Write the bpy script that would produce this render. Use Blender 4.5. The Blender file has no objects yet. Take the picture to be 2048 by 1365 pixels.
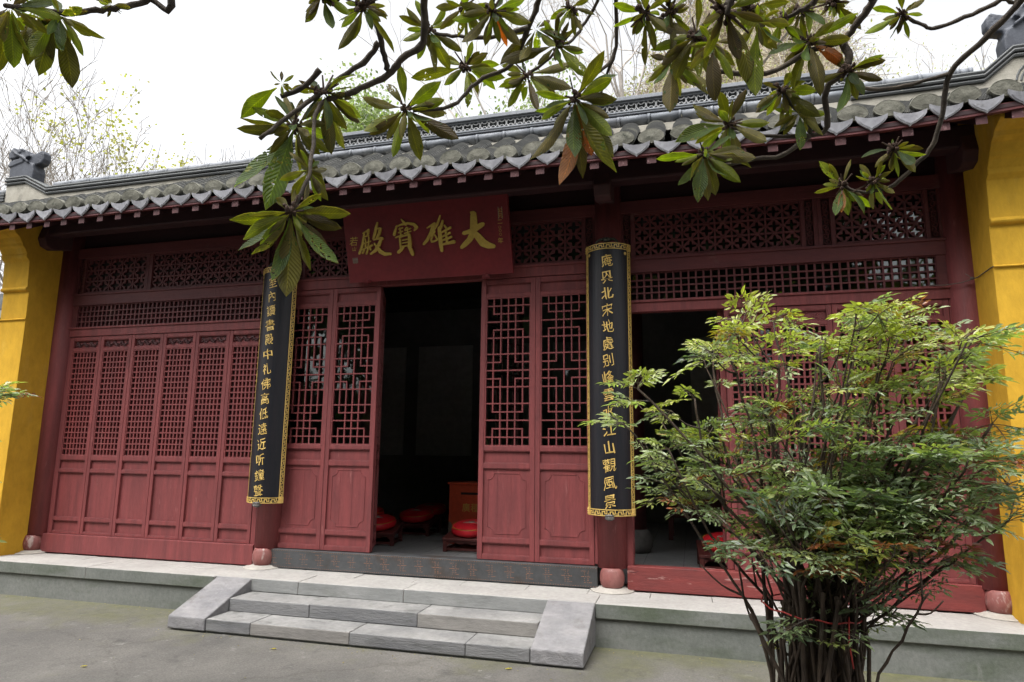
import bpy, bmesh, math, random
from math import sin, cos, pi, radians, sqrt, atan2
from mathutils import Vector, Matrix

# ------------------------------------------------------------------ camera, sky, sun
SC = bpy.context.scene
COL = SC.collection
CAMPOS = Vector((0.0, -6.2, 1.23))
cam = bpy.data.cameras.new('camera')
cam.sensor_width = 36.0
cam.lens = 1310.03 / 2048 * 36.0
cam.clip_start = 0.05
cam.clip_end = 2000
camo = bpy.data.objects.new('camera', cam)
COL.objects.link(camo)
_ry = Matrix.Rotation(0.267854, 4, 'Z')
_rp = Matrix.Rotation(radians(90) + 0.163786, 4, 'X')
_rr = Matrix.Rotation(0.010457, 4, 'Z')
camo.matrix_world = Matrix.Translation(CAMPOS) @ _ry @ _rp @ _rr
SC.camera = camo

SUN_EL, SUN_AZ = radians(64), radians(205)      # soft sun behind thin cloud, from the front left
world = bpy.data.worlds.new('World')
SC.world = world
world.use_nodes = True
wn, wl = world.node_tree.nodes, world.node_tree.links
wn.clear()
sky = wn.new('ShaderNodeTexSky')
sky.sky_type = 'NISHITA'
sky.sun_disc = False
sky.sun_elevation = SUN_EL
sky.sun_rotation = SUN_AZ
sky.air_density = 1.0
sky.dust_density = 6.0
sky.ozone_density = 0.5
hs = wn.new('ShaderNodeHueSaturation')          # an overcast, colourless sky
hs.inputs['Saturation'].default_value = 0.12
hs.inputs['Value'].default_value = 1.0
bg = wn.new('ShaderNodeBackground')
bg.inputs['Strength'].default_value = 0.15
wo = wn.new('ShaderNodeOutputWorld')
wl.new(sky.outputs[0], hs.inputs['Color'])
wl.new(hs.outputs[0], bg.inputs['Color'])
wl.new(bg.outputs[0], wo.inputs['Surface'])

sl = bpy.data.lights.new('sun', 'SUN')
sl.energy = 0.6
sl.angle = radians(60)
sl.color = (1.0, 0.97, 0.92)
so = bpy.data.objects.new('sun', sl)
COL.objects.link(so)
# light travels from the sun towards the scene
_sd = Vector((sin(SUN_AZ) * cos(SUN_EL), cos(SUN_AZ) * cos(SUN_EL), sin(SUN_EL)))
so.rotation_euler = _sd.to_track_quat('Z', 'Y').to_euler()
so.location = (0, -8, 12)

SC.view_settings.view_transform = 'Standard'
SC.view_settings.look = 'None'
SC.view_settings.gamma = 1.0
SC.view_settings.exposure = 1.45
SC.render.engine = 'CYCLES'
SC.cycles.use_denoising = True
SC.cycles.max_bounces = 8
SC.cycles.transparent_max_bounces = 12
SC.cycles.caustics_reflective = False
SC.cycles.caustics_refractive = False

RND = random.Random(7)

# ------------------------------------------------------------------ materials
def _nodes(name):
    m = bpy.data.materials.new(name)
    m.use_nodes = True
    nt = m.node_tree
    nt.nodes.clear()
    out = nt.nodes.new('ShaderNodeOutputMaterial')
    return m, nt, out

def _noise(nt, vec, scale, detail=6, rough=0.6):
    n = nt.nodes.new('ShaderNodeTexNoise')
    n.inputs['Scale'].default_value = scale
    n.inputs['Detail'].default_value = detail
    n.inputs['Roughness'].default_value = rough
    nt.links.new(vec, n.inputs['Vector'])
    return n

def _ramp(nt, fac, lo, hi, c0=(0, 0, 0, 1), c1=(1, 1, 1, 1)):
    r = nt.nodes.new('ShaderNodeValToRGB')
    r.color_ramp.elements[0].position = lo
    r.color_ramp.elements[1].position = hi
    r.color_ramp.elements[0].color = c0
    r.color_ramp.elements[1].color = c1
    nt.links.new(fac, r.inputs['Fac'])
    return r

def _mix(nt, fac, a, b, mode='MIX'):
    m = nt.nodes.new('ShaderNodeMix')
    m.data_type = 'RGBA'
    m.blend_type = mode
    for s, v in ((m.inputs[0], fac), (m.inputs[6], a), (m.inputs[7], b)):
        if hasattr(v, 'is_linked') or hasattr(v, 'links'):
            nt.links.new(v, s)
        elif isinstance(v, (int, float)):
            s.default_value = v
        else:
            s.default_value = (*v, 1.0)
    return m.outputs[2]

def _coord(nt, stretch=(1, 1, 1), fixed=False):
    t = nt.nodes.new('ShaderNodeTexCoord')
    mp = nt.nodes.new('ShaderNodeMapping')
    mp.inputs['Scale'].default_value = stretch
    oi = nt.nodes.new('ShaderNodeObjectInfo')        # so that copies do not repeat one pattern
    of = nt.nodes.new('ShaderNodeVectorMath')
    of.operation = 'MULTIPLY_ADD'
    of.inputs[1].default_value = (0.0, 0.0, 0.0) if fixed else (37.0, 23.0, 41.0)
    nt.links.new(oi.outputs['Random'], of.inputs[0])
    nt.links.new(t.outputs['Object'], of.inputs[2])
    nt.links.new(of.outputs[0], mp.inputs['Vector'])
    return mp.outputs['Vector']

def pm(name, c1, c2, scale=3.0, rough=0.6, bump=0.15, bscale=30.0, stretch=(1, 1, 1), metallic=0.0,
       spots=None, spots2=None, lo=0.35, hi=0.65, spec=0.4, bdist=0.01):
    """general procedural surface: two-tone noise, optional stains (colour, scale, lo, hi, stretch), bump"""
    m, nt, out = _nodes(name)
    p = nt.nodes.new('ShaderNodeBsdfPrincipled')
    v = _coord(nt, stretch)
    n = _noise(nt, v, scale)
    r = _ramp(nt, n.outputs['Fac'], lo, hi)
    col = _mix(nt, r.outputs[0], c1, c2)
    for s in (spots, spots2):
        if s:
            sv = _coord(nt, s[4] if len(s) > 4 else (1, 1, 1))
            sn = _noise(nt, sv, s[1], 8, 0.65)
            sr = _ramp(nt, sn.outputs['Fac'], s[2], s[3])
            col = _mix(nt, sr.outputs[0], col, s[0])
    fn = _noise(nt, v, bscale, 8, 0.7)
    fr = _ramp(nt, fn.outputs['Fac'], 0.3, 0.7, (0.82, 0.82, 0.82, 1), (1.12, 1.12, 1.12, 1))
    col = _mix(nt, 1.0, col, fr.outputs[0], 'MULTIPLY')
    nt.links.new(col, p.inputs['Base Color'])
    p.inputs['Roughness'].default_value = rough
    p.inputs['Metallic'].default_value = metallic
    p.inputs['Specular IOR Level'].default_value = spec
    if bump:
        b = nt.nodes.new('ShaderNodeBump')
        b.inputs['Strength'].default_value = bump
        b.inputs['Distance'].default_value = bdist
        nt.links.new(fn.outputs['Fac'], b.inputs['Height'])
        nt.links.new(b.outputs[0], p.inputs['Normal'])
    nt.links.new(p.outputs[0], out.inputs['Surface'])
    return m

M = {}
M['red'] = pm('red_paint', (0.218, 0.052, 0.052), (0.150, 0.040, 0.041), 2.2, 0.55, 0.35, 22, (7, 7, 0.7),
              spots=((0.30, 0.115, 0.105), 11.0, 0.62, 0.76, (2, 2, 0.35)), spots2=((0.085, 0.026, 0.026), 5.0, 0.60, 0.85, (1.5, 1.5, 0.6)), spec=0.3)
M['red_dark'] = pm('shaded_red_paint', (0.142, 0.037, 0.038), (0.098, 0.029, 0.032), 2.0, 0.55, 0.25, 20, (0.8, 5, 5),
                   spots=((0.20, 0.115, 0.10), 3.0, 0.62, 0.85), spec=0.3)  # copy of the red paint, darkened to carry under-eave shade
M['red_worn'] = pm('worn_red_sill_paint', (0.215, 0.040, 0.036), (0.155, 0.034, 0.032), 3.0, 0.55, 0.45, 14, (0.7, 5, 4),
                   spots=((0.36, 0.19, 0.17), 6.0, 0.60, 0.64, (0.5, 3, 2.6)), spots2=((0.085, 0.022, 0.022), 7.0, 0.62, 0.66, (0.5, 3, 2.5)))
M['red_end'] = pm('faded_rafter_end', (0.105, 0.040, 0.042), (0.065, 0.025, 0.028), 14.0, 0.7, 0.2, 40, spots=((0.26, 0.15, 0.15), 20.0, 0.58, 0.7))
M['eave_wood'] = pm('shaded_eave_wood', (0.040, 0.012, 0.014), (0.026, 0.009, 0.011), 3.0, 0.65, 0.2, 20, (1, 4, 4))  # colour lowered to put the under-eave darkness into the wood
M['backing'] = pm('brown_backing_board', (0.070, 0.026, 0.026), (0.045, 0.018, 0.019), 3.0, 0.7, 0.1, 20)
M['yellow'] = pm('yellow_limewash', (0.620, 0.365, 0.040), (0.565, 0.320, 0.032), 1.2, 0.88, 0.35, 9, (1, 1, 0.5),
                 spots=((0.62, 0.42, 0.11), 2.6, 0.58, 0.85, (1, 1, 0.25)), spots2=((0.40, 0.225, 0.035), 4.5, 0.62, 0.9, (1, 1, 0.3)), spec=0.12, bdist=0.02)
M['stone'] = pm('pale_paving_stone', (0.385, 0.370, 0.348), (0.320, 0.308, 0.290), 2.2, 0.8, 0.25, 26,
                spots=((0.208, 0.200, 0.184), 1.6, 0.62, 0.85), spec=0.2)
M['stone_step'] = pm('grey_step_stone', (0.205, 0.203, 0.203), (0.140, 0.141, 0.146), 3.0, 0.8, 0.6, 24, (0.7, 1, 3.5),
                     spots=((0.085, 0.085, 0.080), 4.0, 0.54, 0.76, (0.8, 1, 4)), spec=0.2, bdist=0.015)  # step faces darker: weathering, and weaker light on risers put into the colour
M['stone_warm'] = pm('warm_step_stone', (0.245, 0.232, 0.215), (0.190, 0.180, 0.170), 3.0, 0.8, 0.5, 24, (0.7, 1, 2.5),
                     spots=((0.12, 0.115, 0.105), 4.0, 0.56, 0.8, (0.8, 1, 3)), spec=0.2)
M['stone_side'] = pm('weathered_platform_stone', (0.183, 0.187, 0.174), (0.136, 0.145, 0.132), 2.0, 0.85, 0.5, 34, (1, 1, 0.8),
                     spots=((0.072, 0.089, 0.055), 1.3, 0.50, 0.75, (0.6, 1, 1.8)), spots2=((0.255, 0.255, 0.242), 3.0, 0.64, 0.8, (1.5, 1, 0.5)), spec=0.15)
M['stone_tread'] = pm('worn_lit_tread_stone', (0.265, 0.260, 0.250), (0.185, 0.183, 0.180), 2.6, 0.8, 0.45, 24, spots=((0.33, 0.322, 0.31), 2.0, 0.55, 0.8), spots2=((0.085, 0.085, 0.078), 5.0, 0.54, 0.78), spec=0.2)  # paler by wear and dust, and by light from above painted in
M['stone_riser'] = pm('riser_stone', (0.270, 0.272, 0.265), (0.200, 0.204, 0.200), 3.0, 0.8, 0.4, 24, (0.7, 1, 2.5), spots=((0.13, 0.135, 0.12), 3.0, 0.56, 0.8, (0.7, 1, 3)), spec=0.2)
M['stone_cheek'] = pm('rough_cheek_stone', (0.259, 0.251, 0.251), (0.188, 0.184, 0.191), 3.5, 0.8, 0.8, 12, (1, 1.6, 1.6),
                      spots=((0.143, 0.131, 0.124), 5.0, 0.58, 0.75), spots2=((0.375, 0.367, 0.360), 7.0, 0.67, 0.75), spec=0.2, bdist=0.02)
M['plinth'] = pm('white_plinth_stone', (0.425, 0.399, 0.357), (0.340, 0.315, 0.281), 6.0, 0.85, 0.3, 30, spots=((0.255, 0.102, 0.093), 14, 0.68, 0.74))
M['drum'] = pm('red_stained_drum_stone', (0.200, 0.056, 0.050), (0.27, 0.11, 0.098), 6.0, 0.5, 0.5, 20, (1, 1, 0.5), spots=((0.40, 0.31, 0.285), 9.0, 0.57, 0.66, (1.5, 1.5, 0.5)), spots2=((0.08, 0.03, 0.028), 14.0, 0.62, 0.68, (2, 2, 0.4)))
M['drum_in'] = pm('grey_drum_stone', (0.17, 0.16, 0.15), (0.10, 0.095, 0.09), 6.0, 0.8, 0.4, 20)
M['tile'] = pm('dark_grey_roof_tile', (0.080, 0.080, 0.076), (0.045, 0.047, 0.046), 5.0, 0.8, 0.5, 40,
               spots=((0.19, 0.185, 0.15), 3.0, 0.58, 0.75), spec=0.2)
M['cap'] = pm('lichened_tile_end', (0.215, 0.210, 0.175), (0.125, 0.124, 0.102), 9.0, 0.85, 0.9, 28,
              spots=((0.25, 0.245, 0.20), 16.0, 0.60, 0.7), spots2=((0.045, 0.05, 0.04), 11, 0.58, 0.70), spec=0.15)
M['drip'] = pm('pale_drip_tile', (0.68, 0.68, 0.72), (0.54, 0.54, 0.585), 8.0, 0.6, 0.35, 26,
               spots=((0.27, 0.27, 0.265), 12.0, 0.63, 0.76), spec=0.35)
M['cap'] = pm('lichened_tile_end', (0.215, 0.210, 0.175), (0.125, 0.124, 0.102), 9.0, 0.85, 0.9, 28,
              spots=((0.25, 0.245, 0.20), 16.0, 0.60, 0.7), spots2=((0.045, 0.05, 0.04), 11, 0.58, 0.70), spec=0.15)
M['drip'] = pm('pale_drip_tile', (0.42, 0.42, 0.45), (0.30, 0.30, 0.33), 8.0, 0.65, 0.35, 26,
               spots=((0.17, 0.17, 0.165), 12.0, 0.58, 0.74), spec=0.3)
M['roll'] = pm('blue_grey_ridge_tile', (0.250, 0.262, 0.285), (0.185, 0.200, 0.225), 1.4, 0.6, 0.2, 24,
               spots=((0.40, 0.40, 0.38), 2.0, 0.60, 0.8), spec=0.35)
M['ridge_dark'] = pm('dark_ridge_course', (0.125, 0.130, 0.130), (0.080, 0.085, 0.088), 3.0, 0.75, 0.3, 24, spots=((0.30, 0.29, 0.25), 5.0, 0.64, 0.74))
M['openwork'] = pm('grey_openwork_tile', (0.44, 0.445, 0.445), (0.34, 0.345, 0.35), 5.0, 0.7, 0.2, 24)
M['cream'] = pm('grey_cream_ridge_plaster', (0.420, 0.398, 0.345), (0.330, 0.310, 0.262), 3.0, 0.9, 0.7, 14,
                spots=((0.20, 0.19, 0.165), 5.0, 0.56, 0.72), spec=0.1)
M['finial'] = pm('slate_finial', (0.075, 0.083, 0.102), (0.045, 0.050, 0.064), 8.0, 0.6, 0.3, 30)
M['black'] = pm('black_lacquer', (0.010, 0.011, 0.015), (0.017, 0.015, 0.018), 4.0, 0.40, 0.12, 20, (6, 6, 0.5),
                spots=((0.10, 0.075, 0.04), 12.0, 0.74, 0.80, (3, 3, 0.25)), spec=0.3)
M['gold'] = pm('gold_leaf', (0.78, 0.54, 0.16), (0.60, 0.40, 0.11), 14.0, 0.40, 0.3, 60, metallic=0.15, spec=0.5)
M['gold_dull'] = pm('dull_gold_paint', (0.58, 0.42, 0.09), (0.50, 0.34, 0.07), 10.0, 0.5, 0.2, 50, metallic=0.2)
M['plaque'] = pm('oxblood_plaque_lacquer', (0.178, 0.019, 0.023), (0.142, 0.017, 0.021), 2.0, 0.40, 0.1, 20,
                 spots=((0.20, 0.08, 0.08), 1.5, 0.64, 0.9), spec=0.45)
M['seal'] = pm('pale_seal_paint', (0.30, 0.25, 0.20), (0.22, 0.17, 0.13), 20, 0.6, 0.1, 40)
M['bronze'] = pm('dull_bronze', (0.045, 0.050, 0.042), (0.075, 0.072, 0.055), 20.0, 0.5, 0.3, 40, metallic=0.4)
M['iron'] = pm('grey_threshold_sheet', (0.085, 0.088, 0.092), (0.065, 0.066, 0.068), 3.0, 0.48, 0.15, 20, (1, 1, 1), metallic=0.35,
               spots=((0.070, 0.042, 0.028), 1.8, 0.52, 0.68), spec=0.5)
M['copper'] = pm('rusty_rivets', (0.42, 0.17, 0.075), (0.28, 0.13, 0.07), 6.0, 0.6, 0.0, 20, metallic=0.0, spots=((0.38, 0.34, 0.28), 2.2, 0.66, 0.72))
M['floor'] = pm('grey_floor_tile', (0.340, 0.342, 0.342), (0.285, 0.288, 0.29), 2.0, 0.5, 0.1, 20, spots=((0.07, 0.068, 0.066), 1.4, 0.62, 0.8))
M['dark_wall'] = pm('dim_plaster_wall', (0.25, 0.25, 0.25), (0.2, 0.2, 0.2), 2.0, 0.9, 0.1, 10)
M['panel_white'] = pm('grey_wall_panel', (0.62, 0.63, 0.62), (0.55, 0.55, 0.55), 2.0, 0.9, 0.1, 10)
M['ceiling'] = pm('dark_ceiling_wood', (0.03, 0.02, 0.018), (0.02, 0.015, 0.014), 2.0, 0.9, 0.1, 10)
M['satin'] = pm('red_satin', (0.75, 0.022, 0.036), (0.62, 0.015, 0.028), 4.0, 0.42, 0.25, 9, spec=0.4)
M['piping'] = pm('gold_piping', (0.60, 0.26, 0.03), (0.5, 0.2, 0.03), 10, 0.5, 0.1, 40)
M['thread'] = pm('grey_embroidery', (0.40, 0.42, 0.36), (0.22, 0.30, 0.24), 30, 0.6, 0.1, 60)
M['stool'] = pm('dark_red_stool_wood', (0.135, 0.036, 0.030), (0.095, 0.026, 0.024), 4.0, 0.45, 0.2, 20, (1, 4, 4))
M['box_red'] = pm('orange_red_box_paint', (0.56, 0.080, 0.030), (0.48, 0.066, 0.027), 3.0, 0.45, 0.1, 20)
M['box_worn'] = pm('bare_worn_patch', (0.16, 0.13, 0.10), (0.12, 0.10, 0.08), 9, 0.7, 0.2, 30)
M['cable'] = pm('grey_cable', (0.12, 0.10, 0.09), (0.08, 0.07, 0.06), 20, 0.6, 0.0, 20)
M['string'] = pm('red_plastic_string', (0.42, 0.04, 0.03), (0.34, 0.03, 0.03), 20, 0.5, 0.0, 20)
M['bark'] = pm('loquat_bark', (0.105, 0.085, 0.066), (0.060, 0.050, 0.042), 16.0, 0.85, 0.6, 60, (1, 1, 1), spots=((0.19, 0.18, 0.155), 9.0, 0.60, 0.75), spec=0.2)
M['stem'] = pm('nandina_stem', (0.085, 0.062, 0.045), (0.045, 0.034, 0.027), 14.0, 0.85, 0.5, 50, spots=((0.17, 0.16, 0.12), 7.0, 0.60, 0.75), spec=0.2)
M['dry'] = pm('dried_flower_head', (0.085, 0.050, 0.032), (0.05, 0.03, 0.022), 40.0, 0.9, 0.3, 60)
M['twig'] = pm('bare_twig', (0.42, 0.385, 0.35), (0.32, 0.29, 0.265), 4.0, 0.9, 0.2, 20)
M['twig_tan'] = pm('dry_vine', (0.42, 0.35, 0.27), (0.32, 0.26, 0.20), 3.0, 0.9, 0.2, 20)
M['hill'] = pm('dry_hillside', (0.36, 0.31, 0.24), (0.26, 0.24, 0.17), 1.5, 0.95, 0.6, 6, spots=((0.17, 0.20, 0.10), 1.2, 0.55, 0.7))

def stone_ground():
    m, nt, out = _nodes('courtyard_concrete')
    p = nt.nodes.new('ShaderNodeBsdfPrincipled')
    v = _coord(nt, fixed=True)
    n1 = _noise(nt, v, 0.9, 8, 0.65)
    col = _mix(nt, _ramp(nt, n1.outputs['Fac'], 0.35, 0.68).outputs[0], (0.138, 0.130, 0.118), (0.078, 0.075, 0.070))
    n2 = _noise(nt, v, 7.0, 9, 0.72)
    col = _mix(nt, _ramp(nt, n2.outputs['Fac'], 0.60, 0.72).outputs[0], col, (0.19, 0.184, 0.172))
    n3 = _noise(nt, v, 3.0, 9, 0.7)
    col = _mix(nt, _ramp(nt, n3.outputs['Fac'], 0.58, 0.75).outputs[0], col, (0.055, 0.054, 0.05))
    vo = nt.nodes.new('ShaderNodeTexVoronoi')
    vo.feature = 'DISTANCE_TO_EDGE'
    vo.inputs['Scale'].default_value = 0.42
    wv = _noise(nt, v, 2.5, 6, 0.7)
    wm = nt.nodes.new('ShaderNodeVectorMath'); wm.operation = 'MULTIPLY_ADD'
    nt.links.new(wv.outputs['Color'], wm.inputs[0]); wm.inputs[1].default_value = (0.5, 0.5, 0.0); nt.links.new(v, wm.inputs[2])
    nt.links.new(wm.outputs[0], vo.inputs['Vector'])
    cr = _ramp(nt, vo.outputs['Distance'], 0.001, 0.005, (0.78, 0.78, 0.76, 1), (1, 1, 1, 1))
    col = _mix(nt, 1.0, col, cr.outputs[0], 'MULTIPLY')
    n6 = _noise(nt, v, 70.0, 6, 0.75)
    gr = _ramp(nt, n6.outputs['Fac'], 0.3, 0.7, (0.66, 0.66, 0.66, 1), (1.3, 1.3, 1.3, 1))
    col = _mix(nt, 1.0, col, gr.outputs[0], 'MULTIPLY')
    n7 = _noise(nt, v, 4.5, 10, 0.75)
    col = _mix(nt, _ramp(nt, n7.outputs['Fac'], 0.655, 0.70).outputs[0], col, (0.26, 0.255, 0.24))
    # moss creeping out from the foot of the platform and under the shrub
    sx = nt.nodes.new('ShaderNodeSeparateXYZ')
    nt.links.new(v, sx.inputs[0])
    a = nt.nodes.new('ShaderNodeMapRange')
    a.inputs['From Min'].default_value = -1.7
    a.inputs['From Max'].default_value = -0.6
    nt.links.new(sx.outputs['Y'], a.inputs['Value'])
    n4 = _noise(nt, v, 1.7, 8, 0.68)
    ad = nt.nodes.new('ShaderNodeMath')
    ad.operation = 'MULTIPLY_ADD'
    nt.links.new(a.outputs[0], ad.inputs[0])
    ad.inputs[1].default_value = 0.42
    nt.links.new(n4.outputs['Fac'], ad.inputs[2])
    mr = _ramp(nt, ad.outputs[0], 0.62, 1.0)
    n5 = _noise(nt, v, 12.0, 6, 0.7)
    moss = _mix(nt, _ramp(nt, n5.outputs['Fac'], 0.35, 0.65).outputs[0], (0.125, 0.122, 0.062), (0.085, 0.086, 0.044))
    col = _mix(nt, mr.outputs[0], col, moss)
    nt.links.new(col, p.inputs['Base Color'])
    p.inputs['Roughness'].default_value = 0.8
    p.inputs['Specular IOR Level'].default_value = 0.25
    b = nt.nodes.new('ShaderNodeBump')
    b.inputs['Strength'].default_value = 0.5
    b.inputs['Distance'].default_value = 0.02
    nt.links.new(n2.outputs['Fac'], b.inputs['Height'])
    nt.links.new(b.outputs[0], p.inputs['Normal'])
    nt.links.new(p.outputs[0], out.inputs['Surface'])
    return m
M['ground'] = stone_ground()

def glass():
    m, nt, out = _nodes('window_glass')
    tr = nt.nodes.new('ShaderNodeBsdfTransparent')
    tr.inputs['Color'].default_value = (0.55, 0.62, 0.60, 1)
    gl = nt.nodes.new('ShaderNodeBsdfGlossy')
    gl.inputs['Roughness'].default_value = 0.02
    gl.inputs['Color'].default_value = (0.95, 1.0, 1.0, 1)
    fr = nt.nodes.new('ShaderNodeFresnel')
    fr.inputs['IOR'].default_value = 1.75
    v = _coord(nt)
    n = _noise(nt, v, 3.0, 2, 0.5)
    b = nt.nodes.new('ShaderNodeBump')
    b.inputs['Strength'].default_value = 0.05
    b.inputs['Distance'].default_value = 0.05
    nt.links.new(n.outputs['Fac'], b.inputs['Height'])
    nt.links.new(b.outputs[0], gl.inputs['Normal'])
    mx = nt.nodes.new('ShaderNodeMixShader')
    nt.links.new(fr.outputs[0], mx.inputs[0])
    nt.links.new(tr.outputs[0], mx.inputs[1])
    nt.links.new(gl.outputs[0], mx.inputs[2])
    nt.links.new(mx.outputs[0], out.inputs['Surface'])
    return m
M['glass'] = glass()

def leaf_mat(name, rough, trans, spec, veins=0.0,  tboost=(1.8, 2.2, 0.7), holes=False):
    """leaf colour comes from the 'tint' colour attribute; light shines through by a translucent share"""
    m, nt, out = _nodes(name)
    p = nt.nodes.new('ShaderNodeBsdfPrincipled')
    at = nt.nodes.new('ShaderNodeAttribute')
    at.attribute_name = 'tint'
    v = _coord(nt)
    n = _noise(nt, v, 25.0, 4, 0.6)
    fr = _ramp(nt, n.outputs['Fac'], 0.3, 0.7, (0.75, 0.75, 0.75, 1), (1.2, 1.2, 1.15, 1))
    col = _mix(nt, 1.0, at.outputs['Color'], fr.outputs[0], 'MULTIPLY')
    if veins:
        uv = nt.nodes.new('ShaderNodeUVMap')
        sp = nt.nodes.new('ShaderNodeSeparateXYZ')
        nt.links.new(uv.outputs[0], sp.inputs[0])
        ab = nt.nodes.new('ShaderNodeMath'); ab.operation = 'ABSOLUTE'
        nt.links.new(sp.outputs['Y'], ab.inputs[0])
        ma = nt.nodes.new('ShaderNodeMath'); ma.operation = 'MULTIPLY_ADD'
        nt.links.new(ab.outputs[0], ma.inputs[0]); ma.inputs[1].default_value = -18.0
        mu = nt.nodes.new('ShaderNodeMath'); mu.operation = 'MULTIPLY'
        nt.links.new(sp.outputs['X'], mu.inputs[0]); mu.inputs[1].default_value = 110.0
        nt.links.new(mu.outputs[0], ma.inputs[2])
        si = nt.nodes.new('ShaderNodeMath'); si.operation = 'SINE'
        nt.links.new(ma.outputs[0], si.inputs[0])
        vr = _ramp(nt, si.outputs[0], 0.55, 1.0, (1, 1, 1, 1), (1.35, 1.35, 1.2, 1))
        col = _mix(nt, 1.0, col, vr.outputs[0], 'MULTIPLY')
        mid = _ramp(nt, ab.outputs[0], 0.02, 0.09, (1.5, 1.45, 1.2, 1), (1, 1, 1, 1))
        col = _mix(nt, 1.0, col, mid.outputs[0], 'MULTIPLY')
        b = nt.nodes.new('ShaderNodeBump')
        b.inputs['Strength'].default_value = veins
        b.inputs['Distance'].default_value = 0.004
        nt.links.new(si.outputs[0], b.inputs['Height'])
        nt.links.new(b.outputs[0], p.inputs['Normal'])
    nt.links.new(col, p.inputs['Base Color'])
    p.inputs['Roughness'].default_value = rough
    p.inputs['Specular IOR Level'].default_value = spec
    tl = nt.nodes.new('ShaderNodeBsdfTranslucent')
    tc = _mix(nt, 1.0, col, tboost, 'MULTIPLY')
    nt.links.new(tc, tl.inputs['Color'])
    mx = nt.nodes.new('ShaderNodeMixShader')
    mx.inputs[0].default_value = trans
    nt.links.new(p.outputs[0], mx.inputs[1])
    nt.links.new(tl.outputs[0], mx.inputs[2])
    if holes:                                        # insect holes, on some stretches of some leaves only
        h1, h2 = _noise(nt, v, 120.0, 1, 0.5), _noise(nt, v, 9.0, 2, 0.5)
        r1 = _ramp(nt, h1.outputs['Fac'], 0.60, 0.61)
        r2 = _ramp(nt, h2.outputs['Fac'], 0.62, 0.63)
        hm = _mix(nt, 1.0, r1.outputs[0], r2.outputs[0], 'MULTIPLY')
        tp = nt.nodes.new('ShaderNodeBsdfTransparent')
        m2 = nt.nodes.new('ShaderNodeMixShader')
        nt.links.new(hm, m2.inputs[0])
        nt.links.new(mx.outputs[0], m2.inputs[1])
        nt.links.new(tp.outputs[0], m2.inputs[2])
        mx = m2
    nt.links.new(mx.outputs[0], out.inputs['Surface'])
    return m
M['leaf_loquat'] = leaf_mat('loquat_leaf', 0.52, 0.40, 0.3, 0.5, (4.8, 4.4, 1.3), True)
M['leaf_nandina'] = leaf_mat('nandina_leaf', 0.36, 0.30, 0.7)
M['leaf_far'] = leaf_mat('distant_leaf', 0.6, 0.30, 0.3)

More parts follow.
